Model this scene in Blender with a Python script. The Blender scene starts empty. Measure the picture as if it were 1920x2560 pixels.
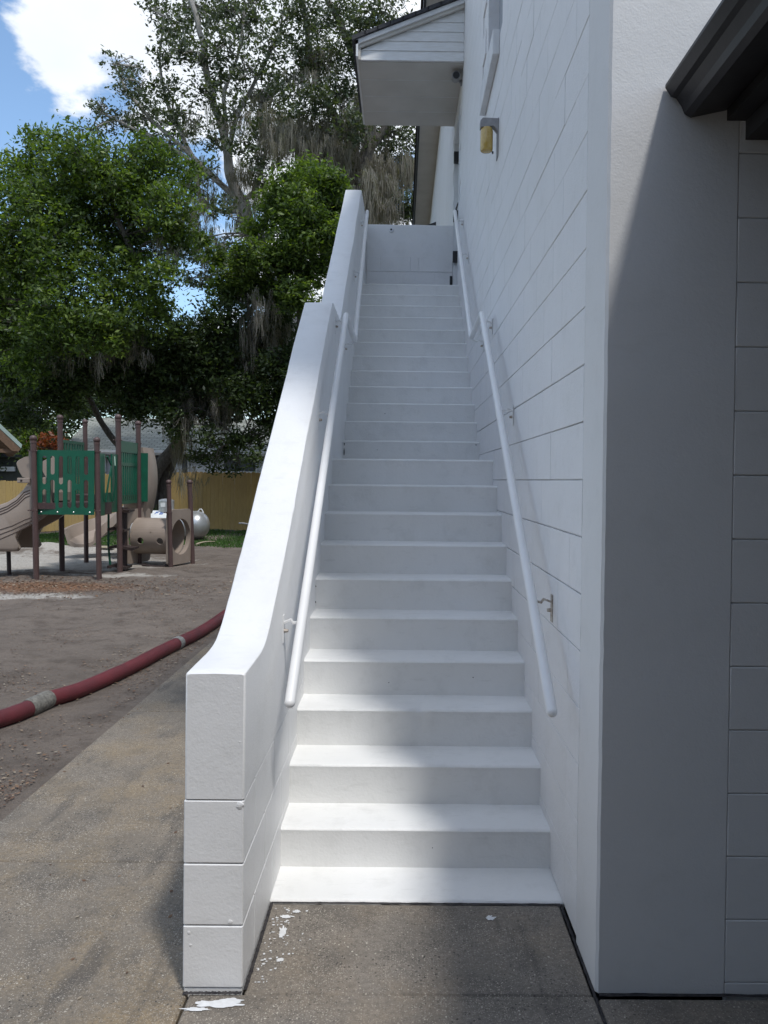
import bpy, bmesh, math, random
import numpy as np
from mathutils import Vector, Matrix, noise as mnoise
random.seed(7); np.random.seed(7)
R = math.radians
SC = bpy.context.scene
COL = SC.collection

# ------------------------------------------------------------------ camera
cam_d = bpy.data.cameras.new('camera'); cam = bpy.data.objects.new('camera', cam_d); COL.objects.link(cam)
CAM = Vector((-.0465, .0689, 1.634)); cam.location = CAM
FPX, SHX, SHY = 1970.0, 59.1, -49.6
CM = Matrix.Rotation(R(-.451), 3, 'Z') @ Matrix.Rotation(R(90 - .877), 3, 'X') @ Matrix.Rotation(R(.645), 3, 'Z')
cam.rotation_euler = CM.to_euler()
cam_d.sensor_fit = 'VERTICAL'; cam_d.sensor_height = 36.0; cam_d.lens = 36.0 * FPX / 2560; cam_d.shift_x = -SHX / 2560; cam_d.shift_y = SHY / 2560
cam_d.clip_start = 0.05; cam_d.clip_end = 3000
SC.camera = cam

# ------------------------------------------------------------------ sun, sky, exposure
SUN_EL, SUN_AZ = R(64), R(149)        # azimuth clockwise from +Y
sun_dir = Vector((math.sin(SUN_AZ) * math.cos(SUN_EL), math.cos(SUN_AZ) * math.cos(SUN_EL), math.sin(SUN_EL)))
sd = bpy.data.lights.new('sun', 'SUN'); sd.energy = 2.7; sd.angle = R(5.0); sd.color = (1.0, 0.975, 0.94)
so = bpy.data.objects.new('sun', sd); COL.objects.link(so)
so.rotation_euler = (-sun_dir).to_track_quat('-Z', 'Y').to_euler(); so.location = (6, -8, 14)

world = bpy.data.worlds.new('World'); SC.world = world; world.use_nodes = True
nt = world.node_tree; nt.nodes.clear()
def cam_ray(px, py):
    v = Vector(((px - SHX - 960) / FPX, -(py - SHY - 1280) / FPX, -1.0))
    return (CM @ v).normalized()
def at(px, py, Y):
    d = cam_ray(px, py); t = (Y - CAM.y) / d.y
    return CAM + d * t
sky = nt.nodes.new('ShaderNodeTexSky'); sky.sky_type = 'NISHITA'; sky.sun_disc = False
sky.sun_elevation = SUN_EL; sky.sun_rotation = SUN_AZ; sky.air_density = 1.0; sky.dust_density = 0.6; sky.ozone_density = 1.6
tc = nt.nodes.new('ShaderNodeTexCoord')
def wn(kind, **kw):
    n = nt.nodes.new(kind)
    for k, v in kw.items(): setattr(n, k, v)
    return n
n1 = wn('ShaderNodeTexNoise'); n1.inputs['Scale'].default_value = 8.5; n1.inputs['Detail'].default_value = 9; n1.inputs['Roughness'].default_value = 0.56
mp = wn('ShaderNodeMapping'); mp.inputs['Location'].default_value = (3.1, 0.4, 1.7); mp.inputs['Scale'].default_value = (1, 1, 1.8)
nt.links.new(tc.outputs['Generated'], mp.inputs['Vector']); nt.links.new(mp.outputs[0], n1.inputs['Vector'])
_c = wn('ShaderNodeMapRange', clamp=False); _c.inputs['From Min'].default_value = .5; _c.inputs['From Max'].default_value = 1.5; _c.inputs['To Min'].default_value = .53; _c.inputs['To Max'].default_value = 4.6; nt.links.new(n1.outputs['Fac'], _c.inputs['Value']); acc = _c.outputs[0]
def blob(px, py, rad_px, amp):
    global acc
    c = cam_ray(px, py)
    dot = wn('ShaderNodeVectorMath', operation='DOT_PRODUCT'); dot.inputs[1].default_value = c
    nrm = wn('ShaderNodeVectorMath', operation='NORMALIZE'); nt.links.new(tc.outputs['Generated'], nrm.inputs[0])
    nt.links.new(nrm.outputs[0], dot.inputs[0])
    mr = wn('ShaderNodeMapRange', interpolation_type='SMOOTHSTEP')
    mr.inputs['From Min'].default_value = math.cos(rad_px / 2000 * 1.25); mr.inputs['From Max'].default_value = math.cos(rad_px / 2000 * 0.25)
    mr.inputs['To Min'].default_value = 0; mr.inputs['To Max'].default_value = amp
    nt.links.new(dot.outputs['Value'], mr.inputs['Value'])
    ad = wn('ShaderNodeMath', operation='ADD'); nt.links.new(acc, ad.inputs[0]); nt.links.new(mr.outputs[0], ad.inputs[1]); acc = ad.outputs[0]
blob(330, 60, 220, 0.5); blob(620, 120, 400, 0.34); blob(170, 70, 130, 0.35); blob(20, 200, 60, 0.25)
blob(150, 500, 330, -0.62); blob(-120, 120, 170, -0.5); blob(330, 560, 260, -0.35); blob(560, 700, 240, -0.25); blob(900, 150, 560, 0.3)
cr = wn('ShaderNodeMapRange', interpolation_type='SMOOTHSTEP')
cr.inputs['From Min'].default_value = 0.34; cr.inputs['From Max'].default_value = 0.86
nt.links.new(acc, cr.inputs['Value'])
n2 = wn('ShaderNodeTexNoise'); n2.inputs['Scale'].default_value = 5.0; n2.inputs['Detail'].default_value = 6
nt.links.new(mp.outputs[0], n2.inputs['Vector'])
cc = wn('ShaderNodeMix', data_type='RGBA'); cc.inputs['A'].default_value = (8.2, 8.9, 10.0, 1); cc.inputs['B'].default_value = (13, 13.5, 14.2, 1)
nt.links.new(n2.outputs['Fac'], cc.inputs['Factor'])
tint = wn('ShaderNodeMix', data_type='RGBA', blend_type='MULTIPLY'); tint.inputs['Factor'].default_value = 1.0
tint.inputs['B'].default_value = (2.2, 2.35, 2.35, 1)
nt.links.new(sky.outputs[0], tint.inputs['A'])
mx = wn('ShaderNodeMix', data_type='RGBA')
nt.links.new(cr.outputs[0], mx.inputs['Factor']); nt.links.new(tint.outputs['Result'], mx.inputs['A']); nt.links.new(cc.outputs['Result'], mx.inputs['B'])
bg = wn('ShaderNodeBackground'); bg.inputs['Strength'].default_value = 0.095
out = wn('ShaderNodeOutputWorld'); nt.links.new(mx.outputs['Result'], bg.inputs['Color']); nt.links.new(bg.outputs[0], out.inputs['Surface'])
vs = SC.view_settings; vs.view_transform = 'Standard'; vs.look = 'None'; vs.gamma = 1; vs.use_curve_mapping = False; vs.exposure = 0.02
SC.cycles.use_denoising = True
SC.cycles.max_bounces = 8; SC.cycles.diffuse_bounces = 5; SC.cycles.transparent_max_bounces = 8

# ------------------------------------------------------------------ materials
class NB:
    def __init__(s, name):
        s.m = bpy.data.materials.new(name); s.m.use_nodes = True; s.t = s.m.node_tree; s.t.nodes.clear()
        s.out = s.n('ShaderNodeOutputMaterial'); s.b = s.n('ShaderNodeBsdfPrincipled'); s.l(s.b.outputs[0], s.out.inputs['Surface'])
        g = s.n('ShaderNodeNewGeometry'); s.pos = g.outputs['Position']; s.geo = g
    def n(s, k, **kw):
        o = s.t.nodes.new(k)
        for a, b in kw.items(): setattr(o, a, b)
        return o
    def l(s, a, b): s.t.links.new(a, b)
    def noise(s, scale, detail=4, rough=.55, vec=None, stretch=None):
        o = s.n('ShaderNodeTexNoise'); o.inputs['Scale'].default_value = scale; o.inputs['Detail'].default_value = detail; o.inputs['Roughness'].default_value = rough
        v = vec or s.pos
        if stretch:
            m = s.n('ShaderNodeMapping'); m.inputs['Scale'].default_value = stretch; s.l(v, m.inputs['Vector']); v = m.outputs[0]
        s.l(v, o.inputs['Vector']); return o.outputs['Fac']
    def voro(s, scale, feature='F1', vec=None):
        o = s.n('ShaderNodeTexVoronoi', feature=feature); o.inputs['Scale'].default_value = scale; s.l(vec or s.pos, o.inputs['Vector']); return o
    def rng(s, v, a, b, c=0., d=1.):
        o = s.n('ShaderNodeMapRange'); o.inputs['From Min'].default_value = a; o.inputs['From Max'].default_value = b
        o.inputs['To Min'].default_value = c; o.inputs['To Max'].default_value = d; s.l(v, o.inputs['Value']); return o.outputs[0]
    def math(s, op, a, b=None):
        o = s.n('ShaderNodeMath', operation=op)
        for i, x in enumerate((a, b)):
            if x is None: continue
            if isinstance(x, (int, float)): o.inputs[i].default_value = x
            else: s.l(x, o.inputs[i])
        return o.outputs[0]
    def mix(s, f, a, b, mode='MIX'):
        o = s.n('ShaderNodeMix', data_type='RGBA', blend_type=mode)
        for k, x in (('Factor', f), ('A', a), ('B', b)):
            if isinstance(x, (int, float)): o.inputs[k].default_value = x
            elif isinstance(x, tuple): o.inputs[k].default_value = (*x, 1) if len(x) == 3 else x
            else: s.l(x, o.inputs[k])
        return o.outputs['Result']
    def bump(s, h, strength, dist):
        o = s.n('ShaderNodeBump'); o.inputs['Strength'].default_value = strength; o.inputs['Distance'].default_value = dist
        s.l(h, o.inputs['Height']); s.l(o.outputs[0], s.b.inputs['Normal']); return o
    def color(s, c):
        if isinstance(c, tuple): s.b.inputs['Base Color'].default_value = (*c, 1)
        else: s.l(c, s.b.inputs['Base Color'])
    def set(s, **kw):
        for k, v in kw.items(): s.b.inputs[k.replace('_', ' ')].default_value = v

def painted_white(name, base=(.78, .78, .76), dirt=.12, bump=.5, fine=140, rough=.5):
    n = NB(name); n.set(Roughness=rough)
    big = n.noise(1.7, 5); streak = n.noise(3.2, 5, vec=n.pos, stretch=(1, 1, .22)); f = n.noise(fine, 3); m2 = n.noise(22, 4)
    c = n.mix(n.rng(big, .35, .75, 0, dirt), base, (.60, .60, .57))
    c = n.mix(n.rng(streak, .55, .8, 0, dirt * .9), c, (.56, .56, .54))
    c = n.mix(n.rng(n.noise(7, 6, .7), .52, .72, 0, dirt * .8), c, (.50, .50, .48)); c = n.mix(n.rng(n.noise(26, 4, .7, stretch=(.25, 1, 1)), .6, .72, 0, dirt), c, (.58, .58, .56))
    sp = n.voro(55); cell = n.rng(sp.outputs['Distance'], .0, .09, 1, 0)
    g = n.noise(9, 2); c = n.mix(n.math('MULTIPLY', cell, n.rng(g, .66, .7, 0, .5)), c, (.30, .29, .27))
    n.color(c)
    h = n.math('ADD', n.math('MULTIPLY', f, .5), n.math('MULTIPLY', n.math('ADD', m2, n.noise(60, 3)), .45))
    n.bump(h, bump, .004); return n.m
M = {}
M['white'] = painted_white('painted_masonry', (.79, .79, .79), .24, .38)
M['step'] = painted_white('painted_step', (.80, .80, .79), .32, .6, 90, .42)
M['wall'] = painted_white('painted_block', (.76, .76, .77), .24, .75, 120, .5)
M['stucco'] = painted_white('painted_stucco', (.68, .68, .68), .22, .35, 160, .6)

def simple(name, c, rough=.5, c2=None, scale=8, bump=0., bscale=60, metallic=0., stretch=None, detail=4, dist=.004):
    n = NB(name); n.set(Roughness=rough, Metallic=metallic)
    if c2: n.color(n.mix(n.rng(n.noise(scale, detail, stretch=stretch), .35, .68), c, c2))
    else: n.color(c)
    if bump: n.bump(n.noise(bscale, 4, stretch=stretch), bump, dist)
    return n.m
M['rail'] = simple('rail_paint', (.80, .80, .80), .3, (.76, .76, .755), 6, .08, 90)
M['rusty'] = simple('worn_bracket', (.30, .24, .19), .6, (.62, .58, .52), 60, .5, 80)
M['blackgap'] = simple('black_sealant', (.012, .011, .014), .9, (.05, .045, .045), 40, .7, 60)
M['shingle'] = simple('dark_shingle', (.035, .036, .042), .9, (.07, .07, .075), 30, .9, 50)
M['trimwhite'] = simple('trim_white', (.72, .73, .74), .5, (.62, .63, .64), 6, .1, 60)
M['siding'] = simple('siding_white', (.74, .75, .76), .45, (.66, .66, .65), 8, .1, 60, stretch=(1, 1, 6))
M['soffit'] = simple('soffit_beige', (.56, .54, .50), .6, (.50, .48, .44), 3, .1, 80)
M['gutter'] = simple('dark_gutter', (.014, .013, .015), .45, (.022, .02, .022), 12, .1, 60)
M['canopy'] = simple('dark_canopy', (.012, .012, .013), .6, (.02, .02, .022), 8, .1, 40)
M['glass_amber'] = NB('amber_glass').m
nb = NB('amber_glass'); nb.set(Roughness=.25); nb.color(nb.mix(nb.rng(nb.noise(40, 3), .3, .7), (.55, .36, .07), (.68, .50, .16))); nb.b.inputs['Transmission Weight'].default_value = .25; nb.b.inputs['Coat Weight'].default_value = .5; M['glass_amber'] = nb.m
M['greymetal'] = simple('grey_metal', (.33, .33, .34), .45, (.25, .25, .26), 20, .1)
M['black'] = simple('black_plastic', (.012, .012, .013), .35)
M['glass_dark'] = simple('window_board', (.30, .32, .36), .35, (.26, .28, .31), 4)
M['door'] = simple('door_paint', (.70, .71, .72), .4, (.62, .63, .64), 4)
M['post'] = simple('brown_post', (.095, .058, .052), .5, (.075, .045, .042), 8, .1)
M['darkpost'] = simple('dark_post', (.05, .032, .03), .5, (.035, .025, .024), 8, .1)
M['green'] = simple('green_plastic', (.006, .105, .058), .4, (.006, .085, .048), 5, .15, 60)
M['tan'] = simple('tan_plastic', (.32, .26, .215), .45, (.275, .225, .185), 3, .12, 60)
M['slide_groove'] = simple('tan_plastic_groove', (.16, .12, .10), .5)
M['deck'] = simple('brown_deck', (.07, .042, .038), .6, (.05, .03, .03), 20, .4, 60)
M['bolt'] = simple('bolt_metal', (.7, .7, .68), .35, metallic=.3)
M['tank'] = simple('silver_tank', (.50, .51, .51), .33, (.38, .39, .39), 5, .3, 18, metallic=.6)
M['tankwhite'] = simple('tank_white', (.74, .76, .76), .4, (.62, .64, .64), 5)
M['blue'] = simple('blue_print', (.02, .10, .42), .4)
M['hose'] = simple('red_hose', (.125, .017, .022), .55, (.085, .014, .018), 6, .35, 30)
M['tape'] = simple('grey_tape', (.20, .19, .165), .7, (.09, .085, .075), 40, .9, 60)
M['clampwhite'] = simple('pale_clamp', (.26, .26, .25), .5, (.14, .14, .13), 60, .5)
M['fencewood'] = None
def fence_mat():
    n = NB('fence_wood'); n.set(Roughness=.75)
    oi = n.n('ShaderNodeObjectInfo')
    g = n.noise(5, 5, stretch=(9, 9, .8)); k = n.voro(5.5); kn = n.rng(k.outputs['Distance'], 0, .12, 1, 0)
    c = n.mix(n.rng(g, .3, .7), (.50, .34, .12), (.40, .26, .085))
    c = n.mix(n.rng(oi.outputs['Random'], 0, 1, 0, .55), c, (.42, .29, .13))
    c = n.mix(n.math('MULTIPLY', kn, .7), c, (.14, .08, .03))
    n.color(c); n.bump(g, .5, .004); return n.m
M['fencewood'] = fence_mat()
M['bark'] = simple('bark', (.085, .072, .06), .9, (.16, .145, .125), 9, 1.0, 14, stretch=(3, 3, .8), dist=.05)
M['palebark'] = simple('pale_bark', (.26, .24, .22), .9, (.38, .36, .33), 7, 1.0, 14, stretch=(3, 3, .8), dist=.04)
M['roofshingle'] = None
def roof_mat():
    n = NB('grey_shingle'); n.set(Roughness=.9)
    w = n.n('ShaderNodeTexBrick'); w.inputs['Scale'].default_value = 1; w.offset = .5
    w.inputs['Brick Width'].default_value = .33; w.inputs['Row Height'].default_value = .1; w.inputs['Mortar Size'].default_value = .012
    w.inputs['Color1'].default_value = (.33, .34, .30, 1); w.inputs['Color2'].default_value = (.24, .25, .22, 1); w.inputs['Mortar'].default_value = (.09, .09, .08, 1)
    m = n.n('ShaderNodeSeparateXYZ'); n.l(n.pos, m.inputs[0]); c = n.n('ShaderNodeCombineXYZ'); n.l(m.outputs[0], c.inputs[0]); n.l(n.math('MULTIPLY', m.outputs[2], 1.5), c.inputs[1])
    n.l(c.outputs[0], w.inputs['Vector']); n.color(w.outputs['Color']); n.bump(w.outputs['Fac'], .4, .01); return n.m
M['roofshingle'] = roof_mat()
M['housewall'] = simple('house_siding', (.50, .53, .58), .6, (.42, .45, .50), 3)
M['houseband'] = simple('house_white_siding', (.70, .72, .74), .5, (.62, .64, .66), 3)
M['winglass'] = simple('window_glass', (.05, .06, .075), .12, (.08, .09, .11), 2)
M['greenmetal'] = simple('pale_green_roof', (.34, .42, .38), .5, (.28, .36, .32), 4)
M['wood'] = simple('roof_timber', (.16, .095, .055), .7, (.10, .06, .035), 6, .3, 30, stretch=(1, 8, 8))

def concrete(name, base=(.23, .20, .168), alt=(.16, .143, .122), warm=(.25, .20, .145)):
    n = NB(name); n.set(Roughness=.82)
    big = n.noise(1.1, 6, .6); mid = n.noise(4.5, 8, .68); fine = n.noise(55, 6, .78)
    c = n.mix(n.rng(big, .36, .66), base, alt)
    c = n.mix(n.rng(n.noise(1.9, 5, .62, stretch=(1, .8, 1)), .46, .66, 0, .85), c, warm)
    c = n.mix(n.rng(n.noise(2.6, 5, .6, stretch=(1.6, .7, 1)), .55, .72, 0, .6), c, tuple(x * .55 for x in base))
    c = n.mix(n.rng(mid, .50, .72, 0, .75), c, (.066, .059, .052))
    st = n.noise(3.0, 4, vec=n.pos, stretch=(2.6, .55, 1)); c = n.mix(n.rng(st, .58, .70, 0, .7), c, (.06, .053, .047))
    c = n.mix(n.rng(fine, .42, .66, 0, .75), c, (.095, .085, .073)); c = n.mix(n.rng(n.noise(150, 3, .7), .56, .7, 0, .45), c, (.36, .32, .27))
    h = fine
    for sc, thr, gate, col in ((95, .20, .62, (.40, .36, .30)), (62, .17, .84, (.50, .46, .39)), (190, .26, .45, (.36, .32, .27)), (130, .24, .55, (.42, .38, .32)), (75, .24, .66, (.05, .043, .036))):
        wv = n.n('ShaderNodeVectorMath', operation='ADD'); nv = n.n('ShaderNodeTexNoise'); nv.inputs['Scale'].default_value = sc * 1.3; n.l(n.pos, nv.inputs['Vector']); sv = n.n('ShaderNodeVectorMath', operation='SCALE'); sv.inputs['Scale'].default_value = .6 / sc; n.l(nv.outputs['Color'], sv.inputs[0]); n.l(n.pos, wv.inputs[0]); n.l(sv.outputs[0], wv.inputs[1])
        v = n.voro(sc, vec=wv.outputs[0]); s1 = n.n('ShaderNodeSeparateColor'); n.l(v.outputs['Color'], s1.inputs[0])
        m = n.math('MULTIPLY', n.rng(v.outputs['Distance'], thr, thr + .08, 1, 0), n.math('GREATER_THAN', s1.outputs[0], gate))
        m = n.math('MULTIPLY', m, n.rng(n.noise(2.7 + sc * .01, 5), .38, .62, .1, 1))
        c = n.mix(m, c, col)
    n.color(c); n.bump(n.math('ADD', fine, n.math('MULTIPLY', mid, .6)), .6, .004); return n.m
M['walk'] = concrete('left_walk_concrete', (.225, .185, .140), (.165, .140, .110), (.27, .20, .115))
M['pad'] = concrete('pad_concrete')
def dirt():
    n = NB('dirt'); n.set(Roughness=.95)
    a = n.noise(.55, 6, .6); b = n.noise(3.2, 7, .68); f = n.noise(28, 5, .7); ff = n.noise(120, 3, .7)
    c = n.mix(n.rng(a, .35, .65), (.205, .168, .138), (.148, .120, .098))
    c = n.mix(n.rng(b, .48, .64, 0, .9), c, (.105, .083, .067))
    # pale sand patches, where the sand lies (round the play frame)
    sep = n.n('ShaderNodeSeparateXYZ'); n.l(n.pos, sep.inputs[0])
    def patch(x, y, rx, ry, amp):
        dx = n.math('DIVIDE', n.math('SUBTRACT', sep.outputs[0], x), rx); dy = n.math('DIVIDE', n.math('SUBTRACT', sep.outputs[1], y), ry)
        d = n.math('ADD', n.math('MULTIPLY', dx, dx), n.math('MULTIPLY', dy, dy))
        return n.rng(d, 0, 1.6, amp, 0)
    s = patch(-7.2, 15.2, 3.2, 1.8, .55)
    for q in ((-5.3, 10.9, 1.1, .35, .5), (-5.8, 9.6, .7, .25, .5), (-4.8, 13.3, 1.0, .4, .4), (-7.3, 17.5, 1.2, .8, .6)): s = n.math('MAXIMUM', s, patch(*q))
    s = n.math('MULTIPLY', s, 1.0); m = n.rng(n.math('ADD', s, n.math('MULTIPLY', b, 1.0)), .72, .92)
    c = n.mix(m, c, (.46, .43, .385))
    o = patch(-5.4, 11.8, 1.6, .7, .45); m2 = n.rng(n.math('ADD', o, n.math('MULTIPLY', f, .8)), .62, .8); c = n.mix(n.math('MULTIPLY', m2, .75), c, (.26, .115, .045))
    c = n.mix(n.rng(f, .55, .75, 0, .75), c, (.10, .075, .062)); c = n.mix(n.rng(ff, .62, .75, 0, .5), c, (.42, .37, .32))
    n.color(c); h = n.math('ADD', n.math('MULTIPLY', b, 2.2), n.math('ADD', f, n.math('MULTIPLY', ff, .25))); n.bump(h, 1.0, .03); return n.m
M['dirt'] = dirt()
M['grassland'] = simple('far_grass', (.03, .055, .014), .95, (.06, .06, .03), .6, .6, 12)

def leafmat(name, cols, trans=.35, rough=.5):
    n = NB(name); at_ = n.n('ShaderNodeAttribute', attribute_name='tint')
    r = n.n('ShaderNodeValToRGB'); n.l(at_.outputs['Fac'], r.inputs[0])
    e = r.color_ramp.elements; e[0].color = (*cols[0], 1); e[1].color = (*cols[-1], 1)
    for i, c in enumerate(cols[1:-1]): x = e.new((i + 1) / (len(cols) - 1)); x.color = (*c, 1)
    n.color(r.outputs[0]); n.set(Roughness=rough)
    tr = n.n('ShaderNodeBsdfTranslucent'); tm = n.mix(1.0, r.outputs[0], (1.5, 1.6, .5), 'MULTIPLY'); n.l(tm, tr.inputs[0])
    ms = n.n('ShaderNodeMixShader'); ms.inputs[0].default_value = trans
    n.l(n.b.outputs[0], ms.inputs[1]); n.l(tr.outputs[0], ms.inputs[2]); n.l(ms.outputs[0], n.out.inputs['Surface']); return n.m
M['leaf_bright'] = leafmat('bright_leaves', [(.028, .048, .015), (.052, .086, .022), (.112, .172, .034), (.23, .30, .06)], .45)
M['leaf_dark'] = leafmat('dark_oak_leaves', [(.022, .036, .015), (.036, .057, .020), (.056, .088, .028), (.09, .13, .038)], .4)
M['leaf_grey'] = leafmat('greygreen_oak_leaves', [(.038, .048, .033), (.058, .074, .047), (.082, .105, .066), (.12, .15, .095)], .35)
M['leaf_red'] = leafmat('orange_red_leaves', [(.09, .05, .02), (.26, .06, .02), (.34, .10, .04)], .35)
M['moss'] = leafmat('spanish_moss', [(.14, .125, .11), (.20, .182, .16), (.28, .26, .23)], .35, .9)
M['grass'] = leafmat('grass_blades', [(.03, .07, .012), (.05, .12, .02), (.08, .17, .03)], .3)
M['litter'] = leafmat('leaf_litter', [(.06, .035, .025), (.12, .065, .04), (.20, .12, .07), (.30, .26, .2)], .05, .8)
M['sandpatch'] = simple('pale_stick', (.42, .36, .26), .8)
M['spill'] = simple('spilt_white_paint', (.74, .75, .76), .5, (.60, .60, .60), 30, .3, 50)

# ------------------------------------------------------------------ mesh helpers
BASE = {}
def tag(o, label=None, cat=None, group=None, kind=None):
    if label: o['label'] = label
    if cat: o['category'] = cat
    if group: o['group'] = group
    if kind: o['kind'] = kind
    return o
def thing(name, label, cat, loc=(0, 0, 0), group=None):
    o = bpy.data.objects.new(name, None); COL.objects.link(o); o.location = loc; o.empty_display_size = .2
    BASE[o.name] = Vector(loc); return tag(o, label, cat, group)
class MB:
    def __init__(s): s.v = []; s.f = []
    def add(s, vs, fs):
        k = len(s.v); s.v += [tuple(p) for p in vs]; s.f += [tuple(i + k for i in q) for q in fs]; return s
    def box(s, x0, x1, y0, y1, z0, z1):
        return s.add([(x0, y0, z0), (x1, y0, z0), (x1, y1, z0), (x0, y1, z0), (x0, y0, z1), (x1, y0, z1), (x1, y1, z1), (x0, y1, z1)],
                     [(0, 3, 2, 1), (4, 5, 6, 7), (0, 1, 5, 4), (1, 2, 6, 5), (2, 3, 7, 6), (3, 0, 4, 7)])
    def cbox(s, x0, x1, y0, y1, z0, z1, c):
        lo, hi = (x0, y0, z0), (x1, y1, z1); idx = {}; vs = []
        for sx in (0, 1):
            for sy in (0, 1):
                for sz in (0, 1):
                    sg = (sx, sy, sz)
                    for a in range(3):
                        p = [0, 0, 0]
                        for b in range(3):
                            e = hi[b] if sg[b] else lo[b]
                            p[b] = e if b == a else (e - c if sg[b] else e + c)
                        idx[(sg, a)] = len(vs); vs.append(tuple(p))
        fs = []
        for a in range(3):
            b, d = (a + 1) % 3, (a + 2) % 3
            for sa in (0, 1):
                def sgn(x, y): t = [0, 0, 0]; t[a] = sa; t[b] = x; t[d] = y; return tuple(t)
                fs.append([idx[(sgn(x, y), a)] for x, y in ((0, 0), (1, 0), (1, 1), (0, 1))])
                for sb in (0, 1):
                    fs.append([idx[(sgn(sb, 0), a)], idx[(sgn(sb, 1), a)], idx[(sgn(sb, 1), b)], idx[(sgn(sb, 0), b)]])
        for sx in (0, 1):
            for sy in (0, 1):
                for sz in (0, 1): fs.append([idx[((sx, sy, sz), a)] for a in range(3)])
        return s.add(vs, fs)
    def prism(s, poly, axis, a, b):
        def P(u, v, t): return {'x': (t, u, v), 'y': (u, t, v), 'z': (u, v, t)}[axis]
        n = len(poly); vs = [P(u, v, a) for u, v in poly] + [P(u, v, b) for u, v in poly]
        return s.add(vs, [tuple(range(n)), tuple(range(2 * n - 1, n - 1, -1))] + [(i, (i + 1) % n, n + (i + 1) % n, n + i) for i in range(n)])
    def loft(s, rings, closed=True, caps=True):
        n = len(rings[0]); vs = [p for r in rings for p in r]; fs = []
        m = n if closed else n - 1
        for k in range(len(rings) - 1):
            for i in range(m): j = (i + 1) % n; fs.append((k * n + i, k * n + j, (k + 1) * n + j, (k + 1) * n + i))
        if caps: fs += [tuple(range(n))[::-1], tuple(range((len(rings) - 1) * n, len(rings) * n))]
        return s.add(vs, fs)
    def tube(s, pts, rads, seg=8, caps=True):
        pts = [Vector(p) for p in pts]
        if isinstance(rads, (int, float)): rads = [rads] * len(pts)
        rings = []; ref = None
        for i, p in enumerate(pts):
            t = ((pts[min(i + 1, len(pts) - 1)] - p).normalized() + (p - pts[max(i - 1, 0)]).normalized())
            t = t.normalized() if t.length > 1e-6 else Vector((0, 0, 1))
            if ref is None: ref = Vector((1, 0, 0)) if abs(t.x) < .8 else Vector((0, 1, 0))
            u = (ref - t * ref.dot(t)).normalized(); w = t.cross(u); ref = u
            rings.append([p + (u * math.cos(2 * math.pi * k / seg) + w * math.sin(2 * math.pi * k / seg)) * rads[i] for k in range(seg)])
        return s.loft(rings, True, caps)
    def ball(s, c, r, seg=12, rings=8, sz=1):
        c = Vector(c); vs = [c + Vector((0, 0, r * sz))]; fs = []
        for i in range(1, rings):
            a = math.pi * i / rings
            for k in range(seg): b = 2 * math.pi * k / seg; vs.append(c + Vector((r * math.sin(a) * math.cos(b), r * math.sin(a) * math.sin(b), r * sz * math.cos(a))))
        vs.append(c - Vector((0, 0, r * sz))); L = len(vs) - 1
        for k in range(seg):
            j = (k + 1) % seg; fs.append((0, 1 + k, 1 + j)); fs.append((L, L - seg + j, L - seg + k))
            for i in range(rings - 2): a = 1 + i * seg; fs.append((a + k, a + seg + k, a + seg + j, a + j))
        return s.add(vs, fs)
    def mesh(s, name, mat, base=(0, 0, 0), smooth=False, recalc=True):
        b = Vector(base); me = bpy.data.meshes.new(name)
        me.from_pydata([tuple(Vector(p) - b) for p in s.v], [], s.f)
        if recalc:
            bm = bmesh.new(); bm.from_mesh(me); bmesh.ops.recalc_face_normals(bm, faces=bm.faces); bm.to_mesh(me); bm.free()
        if smooth:
            me.polygons.foreach_set('use_smooth', [True] * len(me.polygons))
            try: me.set_sharp_from_angle(angle=R(38))
            except Exception: pass
        me.materials.append(mat); return me
    def build(s, name, mat, parent=None, smooth=False, origin=None, recalc=True):
        base = BASE[parent.name] if parent is not None else Vector(origin) if origin is not None else None
        if base is None:
            a = np.array(s.v); base = Vector(((a[:, 0].min() + a[:, 0].max()) / 2, (a[:, 1].min() + a[:, 1].max()) / 2, a[:, 2].min()))
        me = s.mesh(name, mat, base, smooth, recalc); o = bpy.data.objects.new(name, me); COL.objects.link(o)
        if parent is not None: o.parent = parent
        else: o.location = base
        BASE[o.name] = base; return o
def inst(name, me, loc, parent, rot=None):
    o = bpy.data.objects.new(name, me); COL.objects.link(o); o.parent = parent
    o.location = Vector(loc) - BASE[parent.name]
    if rot: o.rotation_euler = rot
    BASE[o.name] = Vector(loc); return o
def nz(x, y=0, z=0): return mnoise.noise(Vector((x, y, z)))
def lerp_tab(tab, y):
    for (a, b), (c, d) in zip(tab, tab[1:]):
        if y <= c: return b + (d - b) * (y - a) / (c - a)
    return tab[-1][1]
def smooth01(t): t = max(0, min(1, t)); return t * t * (3 - 2 * t)

# ------------------------------------------------------------------ ground
def gz(x, y):
    s = -.35 * smooth01((-x - 8) / 6) * smooth01((y - 17) / 6)
    n = .026 * nz(x * .9, y * .9) + .02 * nz((x + y * .35) * 2.2, y * .25, 12) + .010 * nz(x * 3.1, y * 3.1, 4) + .004 * nz(x * 9, y * 9, 8)
    m = .20 * math.exp(-(((x + 7.75) / .55) ** 2 + ((y - 17.3) / .5) ** 2)) + .06 * math.exp(-(((x + 6.6) / .5) ** 2 + ((y - 17.9) / .4) ** 2))
    return s + n * min(1, max(.25, (-x - 1.9) * 1.2)) + m - .012
m = MB(); m.add([(-900, -300, -.36), (900, -300, -.36), (900, 1800, -.36), (-900, 1800, -.36)], [(0, 1, 2, 3)])
tag(m.build('ground', M['grassland'], origin=(0, 0, -.36)), kind='structure')
xs = list(np.concatenate([np.arange(-26, -10, .35), np.arange(-10, -1.88, .09)])) ; xs[-1] = -1.93
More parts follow.
